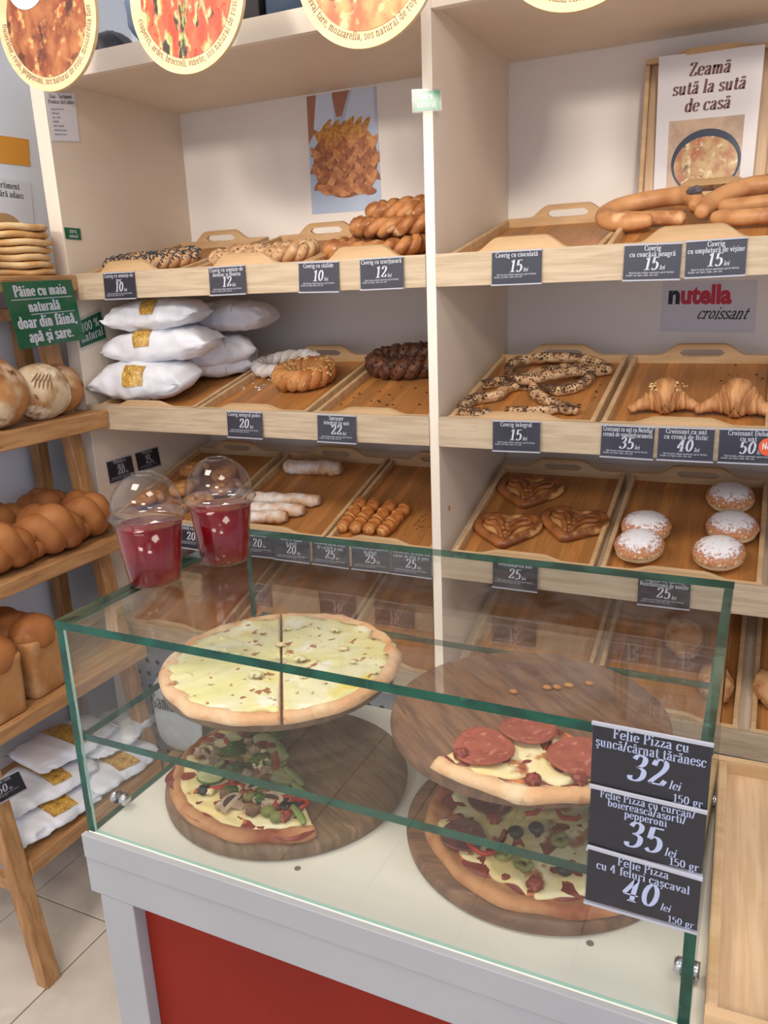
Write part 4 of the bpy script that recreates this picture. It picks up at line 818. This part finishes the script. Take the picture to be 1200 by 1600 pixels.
poppy_m = M('poppy_seed', (58,62,72), rough=.6); seed_m = M('dark_seed', (104,76,54), (66,46,34), 90, rough=.6); seedl_m = M('pale_seed', (216,184,130), rough=.6); choco_m = M('chocolate_sprinkle', (60,34,26), rough=.4); sug_m = M('sugar_grain', (240,238,236), rough=.9)
def twist_ring(name, label, rx, ry, rad, turns, m, x, y, r, spin=0, up=0, n=2, seeds=None, group=None, tiltx=0, cat='pretzel', off=None, bumps=.0):
    o = thing(name, label, cat, group=group); path = ell(rx, ry, 84); st = braid(path, n, off or rad*.72, turns, lift=rad*1.7)
    for s_ in st: part('dough_strand', MB().tube(s_, rad, 10, closed=True, namp=bumps, nsc=60), m, o, True)
    if seeds: sprinkle(seeds[0], st, rad, seeds[1], seeds[2], seeds[3], o, seed=int(x*999), top=.1)
    place(o, x, y, r, spin, up); 
    if tiltx: o.rotation_euler.x += tiltx
    return o
# top left shelf
twist_ring('seeded_pretzel', 'poppy-seed twisted ring, left one in the top left tray', .058, .045, .0115, 7, seedp_m, -.885, .13, 1, .2, seeds=('poppy_seeds', 1700, .0034, poppy_m), group='poppy twists')
twist_ring('seeded_pretzel', 'poppy-seed twisted ring, right one in the top left tray', .055, .045, .0115, 7, seedp_m, -.765, .15, 1, .5, up=.002, seeds=('poppy_seeds', 1700, .0034, poppy_m), group='poppy twists')
twist_ring('seeded_pretzel', 'pale seeded ring, left one in the second top tray', .060, .045, .012, 7, seedp_m, -.545, .13, 1, .1, seeds=('mixed_seeds', 260, .0026, seed_m), group='pale seeded twists')
twist_ring('seeded_pretzel', 'pale seeded ring, right one in the second top tray', .060, .045, .0125, 7, seedp_m, -.415, .14, 1, .4, seeds=('mixed_seeds', 260, .0026, seed_m), group='pale seeded twists')
for i, (x, y, u, rx, ry, sp, lb) in enumerate([(-.175,.13,0,.105,.055,.1,'lowest of the pile, at the front'), (-.14,.23,.012,.100,.06,.3,'behind the lowest, partly covered'), (-.135,.17,.040,.095,.052,.05,'in the middle of the pile'), (-.115,.20,.066,.085,.05,.2,'topmost of the pile')]):
    twist_ring('twisted_pretzel', 'glossy brown twisted ring '+lb+' beside the dividing panel', rx, ry, .0135, 8, pretd_m, x, y, 1, sp, u, group='pile of twisted pretzels')
# smooth thick rings
def rope(name, label, pts, rad, m, x, y, r, spin=0, up=0, closed=False, cat='pretzel', group=None, n=8, taper=.6, namp=0, seeds=None, extra=None, parent_only=False):
    o = thing(name, label, cat, group=group); p = crom(pts, n, closed); N_ = len(p)
    rr = [rad*(1 if closed else (taper+(1-taper)*min(1, 8*min(i, N_-1-i)/N_+.0))) for i in range(N_)]
    if not closed: rr[0] *= .5; rr[-1] *= .5
    part('dough_rope', MB().tube(p, rr, 14, closed=closed, namp=namp, nsc=55), m, o, True)
    if seeds: sprinkle(seeds[0], [p], rad, seeds[1], seeds[2], seeds[3], o, seed=int(abs(x)*999)+3)
    if extra: extra(o)
    return place(o, x, y, r, spin, up)
def jam(px_, py_, pz_, rot=0):
    def f(o): q = part('dark_filling', MB().ball((0,0,0), (.020,.013,.007), 14, 8, lambda d: 1+.3*noise.noise(Vector(d)*4)), M('dark_jam', (112,108,112), (70,66,72), 60, rough=.4), o, True); q.location = (px_, py_, pz_); q.rotation_euler = (.5,0,rot)
    return f
big = [(.005,-.072,.024),(-.045,-.068,.024),(-.085,-.04,.026),(-.092,.005,.032),(-.06,.045,.040),(.0,.055,.046),(.055,.04,.050),(.080,.005,.048),(.082,-.035,.034)]
rope('smooth_pretzel', 'thick smooth ring with dark filling at its end, left in the top right tray', big, .0185, pret_m, .412, .225, 1, .10, .012, extra=jam(.080,-.004,.064,-.8), group='thick smooth rings')
rope('smooth_pretzel', 'thick smooth rope lying inside the left filled ring', [(-.06,.03,.02),(-.02,.0,.02),(.04,-.022,.02),(.075,-.035,.018)], .0145, pret_m, .404, .215, 1, .1, .012, group='thick smooth rings')
rope('smooth_pretzel', 'thick smooth ring rising to the right edge of the top right tray', [(-.095,-.045,.024),(-.088,.0,.03),(-.05,.045,.044),(.0,.065,.052),(.055,.06,.05),(.10,.03,.04),(.10,-.03,.03)], .019, pret_m, .604, .225, 1, .05, .016, extra=jam(.04,.066,.072,.2), group='thick smooth rings')
rope('smooth_pretzel', 'thick smooth rope nested low inside the right ring, nearest the front', [(-.075,-.03,.02),(-.02,-.05,.02),(.05,-.045,.02),(.09,-.02,.02)], .015, pret_m, .605, .195, 1, 0, .012, group='thick smooth rings')
rope('smooth_pretzel', 'second smooth rope nested higher inside the right ring', [(-.07,.02,.026),(-.02,.0,.030),(.05,.0,.034),(.08,.01,.034)], .015, pret_m, .608, .215, 1, 0, .014, group='thick smooth rings')
# second shelf, left
o = twist_ring('sugared_ring', 'ring dusted white with powdered sugar on the second left shelf', .082, .062, .0125, 9, sugar_m, -.560, .335, 2, .35, n=2, off=.007, bumps=.006, cat='pretzel')
o = twist_ring('crumbed_ring', 'thick crumb-topped ring in front of the white sugared one', .062, .058, .0175, 8, crust_a, -.442, .235, 2, .5, n=2, off=.011, seeds=('nut_crumbs', 420, .0042, seedl_m), bumps=.004, cat='pretzel')
o = twist_ring('chocolate_ring', 'dark ring covered in chocolate sprinkles by the dividing panel', .088, .062, .0175, 8, choc_m, -.190, .335, 2, .1, n=2, off=.012, seeds=('chocolate_sprinkles', 1500, .0036, choco_m), cat='pretzel')
def crumbs(label, cx, cy, r, n, sx, sy, m, size=.0022, seed=1):
    R = random.Random(seed); mb = MB(); s = ROW[r][1]
    for _ in range(n):
        x, y = R.gauss(0, sx), R.gauss(0, sy); q = size*R.uniform(.4,1.3)
        mb.ball((x, y, s*y+.001), (q*1.4, q, q*.5), 6, 4)
    o = part('crumbs', mb, m, smooth=True, kind='stuff'); o.location = (cx, cy, zt(r, cy, -.0002)+.0006); return tag(o, label, 'crumbs')
crumbs('sugar crumbs beside the white ring', -.60, .215, 2, 26, .03, .03, sug_m, .003, 2)
crumbs('chocolate crumbs below the dark ring', -.17, .16, 2, 22, .055, .05, choco_m, .0024, 3)
crumbs('dark crumbs right of the seeded rope pretzels', .31, .20, 2, 9, .016, .05, seed_m, .0028, 4)
crumbs('dark crumbs behind the croissants', .60, .33, 2, 8, .03, .03, seed_m, .0022, 5)
crumbs('crumbs right of the sausage rolls', -.08, .15, 3, 34, .03, .04, seed_m, .0016, 6)
crumbs('crumbs at the front of the heart pastry tray', .2, .06, 3, 14, .06, .01, crust_a, .0016, 7)
# flour / noodle bags
def bag(label, c, rot, L=.25, W_=.15, H=.055, seed=0, window=(.42,.62), group='white paper bags', flatten=.55, wside=.35, pinch=1.0, wspan=.20):
    o = thing('paper_bag', label, 'bag', c, rot, group)
    def sf(u, v, e=0):   # u along -1..1, v around
        w = W_/2*(1-.30*max(0,u)**2.5-.12*max(0,-u)**3)*(1+.05*sin(5*u+seed)); h = H*(max(0.0,1-abs(u)**(2.6+pinch)))**.55*(1-.18*max(0,u-.35))
        a = 2*PI*v; x = u*L/2+.01*sin(a*1.3+seed)*abs(u); k = 1+.12*noise.noise(Vector((u*2.2+seed, cos(a)*1.4, sin(a)*1.4)))+(.05+.16*max(0,abs(u)-.45))*abs(noise.noise(Vector((u*5+seed, cos(a)*4, sin(a)*4))))*2-.05*abs(sin(u*9+2*cos(a)+seed))*(abs(u) > .2)
        sx, sz = cos(a), sin(a); ex = abs(sx)**.7*(1 if sx > 0 else -1); ez = abs(sz)**.8*(1 if sz > 0 else -1)
        return (x, (w*k+e)*ex, H*.5*(1 if ez < 0 else 1)+(h*.5*k+e)*ez*(1 if ez > 0 else .9)+.0022)
    rows = [[sf(u, j/40) for j in range(40)] for u in np.linspace(-1, 1, 38)]
    part('bag_body', MB().grid(rows, True, cap0=True, cap1=True), bag_m, o, True)
    u0, u1 = window; rows = [[sf(u, v, .0026) for v in np.linspace(wside-wspan, wside+wspan*.5, 9)] for u in np.linspace(u0, u1, 7)]
    part('noodle_window', MB().grid(rows), noodle_m, o, True)
    return o
yw = 1.275
bag('white bag with a noodle window, lowest and frontmost of the shelf stack', (-.850,.105,zt(2,.105,.004)), (.22,-.02,.10), L=.265, W_=.16, H=.105, seed=1, window=(-.15,.3), wside=.43, wspan=.11, group='white bags on the second shelf')
bag('white bag behind and right of the lowest front bag on the shelf', (-.765,.29,zt(2,.29,.002)), (.22,-.02,.5), L=.22, W_=.15, H=.085, seed=2, window=(.3,.31), wside=.7, group='white bags on the second shelf')
bag('white bag second in the shelf stack, with a small yellow window', (-.805,.125,1.372), (.06,-.07,.08), L=.325, W_=.15, H=.092, seed=3, window=(-.25,.05), wside=.43, wspan=.11, group='white bags on the second shelf')
bag('white bag lying low at the right end of the shelf stack', (-.745,.27,1.345), (.1,-.1,.5), L=.22, W_=.14, H=.085, seed=4, window=(.3,.31), group='white bags on the second shelf')
bag('topmost white bag of the shelf stack, shaded, under the top shelf', (-.805,.115,1.455), (.04,-.04,.05), L=.28, W_=.14, H=.082, seed=5, window=(-.05,.25), wside=.43, wspan=.11, group='white bags on the second shelf')
bag('shaded white bag at upper right of the shelf stack', (-.70,.29,1.440), (.04,.03,.15), L=.24, W_=.15, H=.085, seed=6, window=(.3,.31), group='white bags on the second shelf')
# rack bags
bag('white bag with a big noodle window, lowest at the near corner of the rack', (-.890,-.425,.310), (0,.05,1.45), L=.27, W_=.20, H=.045, seed=11, window=(-.2,.3), wside=.30, group='white bags on the rack')
bag('white bag with a noodle window, lowest at the far end of the rack shelf', (-.875,-.215,.310), (0,.06,1.50), L=.25, W_=.20, H=.045, seed=12, window=(-.25,.25), wside=.30, group='white bags on the rack')
bag('white bag second up at the near corner of the rack', (-.930,-.385,.352), (0,.06,1.42), L=.27, W_=.19, H=.045, seed=13, window=(-.1,.3), wside=.28, group='white bags on the rack')
bag('white bag third up, tucked beneath the tin loaf shelf', (-.945,-.275,.395), (0,.06,1.50), L=.26, W_=.17, H=.045, seed=14, window=(-.2,.3), wside=.28, group='white bags on the rack')
bag('white bag second up at the far end of the rack', (-.93,-.14,.352), (0,.04,1.62), L=.24, W_=.18, H=.045, seed=15, window=(.6,.61), group='white bags on the rack')
# second shelf, right : tangled ropes
sd = ('mixed_seeds', 1000, .0030, seed_m)
def world_rope(label, pts, rad, r, seeds, lift=0, closed=False, group=None):
    cx = sum(p[0] for p in pts)/len(pts); cy = sum(p[1] for p in pts)/len(pts); c = math.sqrt(1+ROW[r][1]**2)
    return rope('rope_pretzel', label, [(p[0]-cx, (p[1]-cy)*c, rad+(p[2] if len(p) > 2 else 0)) for p in pts], rad, seedp_m, cx, cy, r, 0, lift, closed, group=group, namp=.004, seeds=seeds)
A = [(.123,.052),(.078,.050),(.050,.075),(.052,.118),(.075,.140),(.105,.155),(.112,.198),(.145,.224),(.170,.215),(.190,.170),(.220,.135),(.255,.105),(.290,.075)]
world_rope('seeded rope pretzel lying nearest the front edge of its tray', A, .0125, 2, sd, group='seeded rope pretzels')
world_rope('short seeded rope arm reaching the front right of the tray', [(.150,.072),(.190,.074),(.235,.082),(.275,.100),(.300,.082)], .0105, 2, ('mixed_seeds', 260, .003, seed_m), group='seeded rope pretzels')
world_rope('seeded rope pretzel looped on top at the back of its tray', [(.115,.235,.012),(.095,.29,.015),(.10,.34,.015),(.15,.375,.012),(.21,.38,.01),(.26,.365,.01),(.318,.33,.0),(.275,.30,.008),(.235,.265,.016),(.19,.225,.020),(.15,.205,.02),(.115,.235,.012)], .0120, 2, sd, group='seeded rope pretzels')
world_rope('seeded rope pretzel coiled under the top loop', [(.05,.215),(.075,.235),(.12,.26),(.16,.30),(.21,.33),(.26,.325),(.285,.285),(.275,.225),(.24,.195),(.20,.20)], .0120, 2, sd, group='seeded rope pretzels')
# croissants
def croissant(label, x, y, spin, k=1, nuts=False):
    o = thing('croissant', label, 'croissant', group='croissants'); n = 90; pts = []; rad = []
    for i in range(n):
        t = i/(n-1)*2-1; pts.append((t*.066*k, -.022*t*t*k, .031*k*(1-.62*abs(t)**.8))); b = (math.cos(t*1.42))**.9; seg = (abs(t)*4.6) % 1
        rad.append(k*(.0115*b**.6+.0225*math.exp(-(t/.40)**2)+.002)*(1+.20*(1-seg)*(1 if abs(t) > .06 else .6)))
    part('pastry', MB().tube(pts, rad, 22, flat=.86, namp=.0015, nsc=80), M('croissant_pastry', (206,154,104), (168,110,66), 18, (5,1,1), spec=.3, rough=.5, bump=.3, bscale=60, layers=[((226,176,116), 16, .55, .7, (6,1,1))]), o, True)
    if nuts: sprinkle('chopped_nuts', [pts[28:66]], .0325*k, 46, .0034, seedl_m, o, seed=5, top=-.75, el=1.2)
    return place(o, x, y, 2, spin)
croissant('croissant topped with chopped nuts, left of the two', .470, .125, .12, 1.05, True)
croissant('plain glossy croissant, right of the two', .605, .118, -.08, 1.12)
# third shelf, left
for i, (x, y, sp) in enumerate([(-.905,.10,.3), (-.83,.17,.9), (-.74,.11,.2), (-.87,.27,.5), (-.745,.26,1.2), (-.70,.19,.4)]):
    o = thing('cheese_pastry', ['golden round pastry nearest the side panel behind the drinks','golden round pastry second from the side panel','golden pastry seen between the two red drinks','golden pastry at the back left of the third shelf','golden pastry at the back of the tray behind the farther drink','golden pastry at the right end of the first third-shelf tray'][i], 'pastry', group='golden pastries behind the drinks')
    part('pastry', MB().tube([(.036*(1-.13*t)*cos(t*1.9), .036*(1-.13*t)*sin(t*1.9), .016+.002*t) for t in np.linspace(0, 6, 70)], .0135, 10, namp=.002), crust_a, o, True); place(o, x, y, 3, sp)
def roll(name, label, x0, y0, x1, y1, rad, m, r, wraps=0, up=0, cat='pastry', group=None, dust=None, fl=.85):
    o = thing(name, label, cat, group=group); L = math.hypot(x1-x0, y1-y0); n = 70
    pts = [(L*(i/(n-1)-.5), .002*sin(i*.3), rad*fl) for i in range(n)]
    rr = [rad*min(1, .72+3*min(i, n-1-i)/n)*(1+(.14*abs(sin(wraps*PI*i/n)) if wraps else 0)) for i in range(n)]
    part('pastry', MB().tube(pts, rr, 16, flat=fl, namp=.002, nsc=60), m, o, True)
    if dust: sprinkle(dust[0], [pts], rad*1.0, dust[1], dust[2], dust[3], o, seed=int(y0*999), top=.0)
    return place(o, (x0+x1)/2, (y0+y1)/2, r, math.atan2(y1-y0, x1-x0), up)
sr_m = M('dusted_roll', (236,228,222), (206,166,128), 22, rough=.8, bump=.3, layers=[((176,104,60), 26, .60, .7)])
for i, (x0, y0, x1, y1) in enumerate([(-.60,.058,-.435,.085), (-.60,.105,-.405,.120), (-.60,.155,-.385,.170)]):
    roll('sugared_roll', 'sugar-dusted filled roll, %s of the three side by side' % ['frontmost','middle','rearmost'][i], x0, y0, x1, y1, .0195, sr_m, 3, 0, group='sugar-dusted rolls')
roll('sugared_roll', 'shaded sugar-dusted roll lying alone at the back of its tray', -.585, .325, -.405, .335, .0215, sr_m, 3, 9, group='sugar-dusted rolls')
saus_m = M('sausage_pastry', (206,136,74), (160,88,42), 30, (4,1,1), rough=.38, bump=.2, layers=[((232,180,110), 24, .56, .7, (6,1,1))])
for i, (x, dx) in enumerate([(-.262,-.006), (-.226,-.004), (-.190,.008), (-.152,.012)]):
    roll('sausage_roll', 'spiral-wrapped sausage roll, %s of the four' % ['leftmost','second from left','third from left','rightmost'][i], x, .055, x+dx, .195-.01*(i == 3), .0155, saus_m, 3, 6, group='sausage rolls', fl=.95)
# third shelf, right : palmiers and doughnuts
palm_m = M('palmier_pastry', (172,108,58), (124,72,40), 24, rough=.3, bump=.3, layers=[((216,164,104), 20, .58, .74)])
palml_m = M('palmier_light', (222,172,112), (186,128,74), 26, rough=.4, bump=.3)
def palmier(label, x, y, spin, k=1.0, squash=1.0):
    o = thing('heart_pastry', label, 'pastry', group='heart-shaped pastries')
    hp = lambda t: ((.0030*16*sin(t)**3+.0235*sin(t))*k, (.0032*(13*cos(t)-5*cos(2*t)-2*cos(3*t)-cos(4*t)+2)+.0135*cos(t))*k*squash)
    n = 60; out = [(hp(2*PI*i/n)[0], hp(2*PI*i/n)[1], .011) for i in range(n)]
    base = MB(); base.add([(p[0]*.94, p[1]*.94, .003) for p in out]+[(p[0]*.94, p[1]*.94, .0125) for p in out]+[(0,-.008,.003),(0,-.008,.0125)], [(i,(i+1)%n,n+(i+1)%n,n+i) for i in range(n)]+[((i+1)%n,i,2*n) for i in range(n)]+[(n+i,n+(i+1)%n,2*n+1) for i in range(n)])
    part('pastry_base', base, palml_m, o)
    part('outer_band', MB().tube(out, .0120, 12, closed=True, namp=.0015, flat=.9), palm_m, o, True)
    for s in (-1, 1):
        pts = crom([(s*.004*k,-.042*k,.014),(s*.014*k,-.015*k,.017),(s*.030*k,.010*k,.018),(s*.050*k,.018*k,.017),(s*.050*k,.036*k,.016),(s*.032*k,.040*k,.016),(s*.014*k,.018*k,.017),(s*.005*k,-.012*k,.017)], 6)
        part('inner_fold', MB().tube([(p[0], p[1]*squash, p[2]) for p in pts], .0062, 8, namp=.001), palm_m, o, True)
    return place(o, x, y, 3, spin)
palmier('heart-shaped pastry, front left of the three', .135, .130, .12, .98)
palmier('heart-shaped pastry, front right of the three', .278, .175, -.10, .98, .95)
palmier('dark shaded heart-shaped pastry at the back of its tray', .142, .300, .05, 1.02)
dough_m = bpy.data.materials.new('doughnut'); dough_m.use_nodes = True
def dmat(m):
    nt = m.node_tree; N = nt.nodes; L = nt.links; tc = N.new('ShaderNodeTexCoord'); sp_ = N.new('ShaderNodeSeparateXYZ'); L.new(tc.outputs['Object'], sp_.inputs[0])
    no = N.new('ShaderNodeTexNoise'); no.inputs['Scale'].default_value = 150; no.inputs['Detail'].default_value = 10; no.inputs['Roughness'].default_value = .7; L.new(tc.outputs['Object'], no.inputs['Vector'])
    ad = N.new('ShaderNodeMath'); ad.operation = 'MULTIPLY_ADD'; ad.inputs[1].default_value = .07; L.new(no.outputs['Fac'], ad.inputs[0]); L.new(sp_.outputs['Z'], ad.inputs[2])
    r = N.new('ShaderNodeValToRGB'); L.new(ad.outputs[0], r.inputs[0]); e = r.color_ramp.elements
    e[0].position = 0; e[0].color = srgb(232,196,142); e[1].position = .0880; e[1].color = srgb(242,240,242)
    for p, c in ((.0620, (236,206,160)), (.0665, (200,136,88)), (.0770, (178,112,68)), (.0815, (234,228,230))): q = e.new(p); q.color = srgb(*c)
    L.new(r.outputs[0], N['Principled BSDF'].inputs['Base Color']); N['Principled BSDF'].inputs['Roughness'].default_value = .7
dmat(dough_m)
for i, (x, y, lb) in enumerate([(.441,.166,'back one of the left pair'), (.438,.092,'front one of the left pair'), (.602,.310,'rearmost and alone, shaded'), (.613,.192,'middle one on the right'), (.594,.094,'frontmost on the right')]):
    o = thing('sugared_doughnut', 'round doughnut dusted with sugar, '+lb, 'doughnut', group='sugared doughnuts')
    part('dough', MB().ball((0,0,.027), (.0535,.0510,.0285), 40, 24, lambda d: (1+.03*noise.noise(Vector(d)*2+Vector((x*30,y*9,0))))*(1-.06*math.exp(-((d.z+.15)/.12)**2))), dough_m, o, True); place(o, x, y, 3, i)
# lowest shelf breads
for x, y, r_, lb in ((.607,.12,.036,'knobbly seeded bread at the right of the glass case edge'), (.715,.13,.034,'small seeded bread at the far right of the lowest shelf'), (.53,.24,.042,'round bread behind glass on the lowest right shelf')):
    o = thing('rustic_bread', lb, 'bread'); mb = MB().ball((0,0,r_*.7), (r_,r_*1.5,r_*.72), 34, 20, lambda d: 1+.18*noise.noise(Vector(d)*2.6+Vector((x*20,0,0)))); part('loaf', mb, M('seeded_bun', (206,160,112), (176,120,72), 30, rough=.6, bump=.4, layers=[((110,70,44), 60, .64, .7)]), o, True); place(o, x, y, 4, .2)

# ================================================================ breads on the rack
# stack of flatbreads
zc = 1.6045
for i in range(7):
    o = thing('flatbread', 'round golden flatbread, %s in the stack on the top rack shelf' % ['lowest','second from the bottom','third from the bottom','fourth from the bottom','third from the top','second from the top','topmost'][i], 'flatbread', (-1.062+.003*sin(i*2.1), -.108+.004*cos(i*1.7), zc), (0,0,i*1.3), 'stack of flatbreads')
    hh = .0175; n = 48
    prof = [(.0001,0),(.085,0),(.095,.003),(.099,.009),(.094,.0145),(.075,.0165),(.04,.0160),(.0001,.0155)]
    rows = [[(r_*cos(a)*(1+.02*sin(3*a+i)), r_*sin(a)*(1+.02*sin(3*a+i)), z+(.0018*sin(5*a+i)*(r_/.098))+.0016*noise.noise(Vector((r_*60*cos(a), r_*60*sin(a), i)))*(z > 0)) for a in np.linspace(0, 2*PI, n, endpoint=False)] for r_, z in prof]
    part('bread', MB().grid(rows, True), flat_m, o, True); zc += hh
o = thing('dark_bread', 'dark seeded bread left of the flatbread stack at the frame edge', 'bread', (-1.06,-.275,1.6045)); part('loaf', MB().ball((0,0,.06), (.085,.085,.058), 30, 18, lambda d: 1+.08*noise.noise(Vector(d)*3)), M('dark_rye', (96,82,74), (62,52,48), 60, rough=.8, bump=.5), o, True)
def loaf(label, c, r, m, rot=0, seed=0, cuts=None):
    o = thing('round_loaf', label, 'bread', c, (0,0,rot), 'round loaves on the second rack shelf')
    fn = lambda d: (1+.05*noise.noise(Vector(d)*1.7+Vector((seed,0,0)))+.015*noise.noise(Vector(d)*8))*(1 if d.z > 0 else 1-.18*(d.z**2))
    part('loaf', MB().ball((0,0,r[2]*.83), r, 48, 30, fn), m, o, True)
    if cuts:
        for a0, el, ln in cuts:   # leaf shaped scores following the crust
            pts = []
            for t in np.linspace(-1, 1, 9):
                a = a0+.05*t+.10*ln*t; e = el+.17*t*ln; d = Vector((cos(a)*cos(e), sin(a)*cos(e), sin(e))); k = fn(d)*1.004
                pts.append((r[0]*d.x*k, r[1]*d.y*k, r[2]*.83+r[2]*d.z*k))
            part('score_mark', MB().tube(pts, [.0018*(1-abs(t)**2)+.0003 for t in np.linspace(-1,1,9)], 6), M('score_brown', (140,98,62), rough=.7), o, True)
    return o
cuts = [(-.62+.13*k, .55-.03*k+.10*s, s) for k in range(5) for s in (-1, 1)]
loaf('big sourdough loaf cut by the frame at left of the second rack shelf', (-.962,-.305,1.2607), (.070,.092,.090), loaf_m, .3, 1)
loaf('floury loaf with leaf-shaped scoring in the middle of the second rack shelf', (-.968,-.165,1.2607), (.055,.086,.076), flour_m, 0, 2, cuts)
loaf('brown-sided loaf at the far end of the second rack shelf', (-.995,-.092,1.2607), (.055,.082,.070), loaf_m, 0, 3)
def plait(label, c, rot, L=.26, A_=.032, rad=.039, n=3, turns=1.15, seed=0, hz=.024):
    o = thing('braided_loaf', label, 'bread', c, rot, 'braided loaves'); N_ = 80
    for k in range(n):
        pts = []; rr = []
        for i in range(N_):
            t = i/(N_-1); ph = 2*PI*(turns*t+k/n); e = math.sin(PI*min(max(t,.03),.97))**.55
            pts.append((L*(t-.5), A_*e*sin(ph), .050*e+.014+hz*e*sin(2*ph))); rr.append(rad*(.45+.55*e)*(.92+.12*cos(2*ph)))
        rr[0] *= .4; rr[-1] *= .4
        part('dough_strand', MB().tube(pts, rr, 20, namp=.002, nsc=25), brioche_m, o, True)
    return o
zb = .9352+.004
plait('braided loaf cut by the frame at left, front of the third rack shelf', (-.935,-.395,zb), (0,0,1.35), L=.17, seed=1)
plait('braided loaf with large shiny lobes, middle front of the third rack shelf', (-.935,-.240,zb), (0,0,1.35), L=.165, rad=.043, turns=1.1)
plait('braided loaf at the far right end of the third rack shelf', (-.945,-.105,zb), (0,0,1.45), L=.125, rad=.040, turns=.9)
plait('braided loaf behind, near the back left of the third rack shelf', (-1.07,-.27,zb), (0,0,1.5), L=.2, rad=.04, turns=1.4)
plait('braided loaf behind, near the back right of the third rack shelf', (-1.07,-.12,zb), (0,0,1.6), L=.15, rad=.04, turns=1.4)
def tinloaf(label, c, L=.2, W_=.108, H=.19, rot=0, seed=0):
    o = thing('tin_loaf', label, 'bread', c, (0,0,rot), 'tin loaves on the fourth rack shelf')
    rows = []
    for z, k in ((0,.90),(.004,.95),(.02,.96),(H*.35,.985),(H*.62,1.0),(H*.70,1.03),(H*.73,1.0)):
        rows.append([(L/2*k*math.copysign(abs(cos(a))**.28, cos(a)), W_/2*k*math.copysign(abs(sin(a))**.28, sin(a)), z+.002*noise.noise(Vector((cos(a)*2,sin(a)*2,z*30+seed)))) for a in np.linspace(0, 2*PI, 56, endpoint=False)])
    part('loaf_side', MB().grid(rows, True, cap0=True, cap1=True), tin_m, o, True)
    for i, (x, y, rx, ry) in enumerate(((.055,.0,.052,.060),(.0,-.008,.056,.062),(-.055,.006,.054,.060))):
        part('crown_lobe', MB().ball((0,0,0), (rx,ry,.052), 30, 18, lambda d: 1+.05*noise.noise(Vector(d)*2+Vector((i+seed,0,0)))), brioche_m, o, True).location = (x, y, H*.72)
    return o
tinloaf('tall domed tin loaf cut by the frame at left of the fourth rack shelf', (-.935,-.495,.6300), seed=1, H=.2)
tinloaf('tall domed tin loaf beside the glass case corner on the fourth rack shelf', (-.950,-.365,.6300), seed=2, rot=.05, H=.2, W_=.114)
# snack bag seen through the side glass
BX = -.758
cbx = thing('carton_box', 'plain carton box on the floor under the pale snack bag', 'box', (BX,-.05,0)); box('box_body', (-.035,-.045,.0005,.09,.045,.298), M('carton', (170,136,98), (158,124,86), 6, rough=.8), cbx, .002)
gb = thing('snack_bag', 'pale snack bag standing behind the case in the lower left bay', 'bag', (BX,-.05,.30)); q = [(-.08,-.02,.24),(.08,-.02,.24),(.08,-.02,.0),(-.08,-.02,.0)]
P = Plate([Vector(v) for v in q]); part('bag_body', MB().ball((0,0,.12), (.085,.018,.12), 28, 18, lambda d: 1.0/max(abs(d.x)**3.5+abs(d.z)**3.5+abs(d.y)**2,.05)**.28*.95), M('snack_foil', (198,202,206), (186,190,196), 10, rough=.4), gb, True); mb = MB(); P.text(mb, 'Gama Unt', .5, .42, .2); part('lettering', mb, black_m, gb)
bpy.context.view_layer.update()
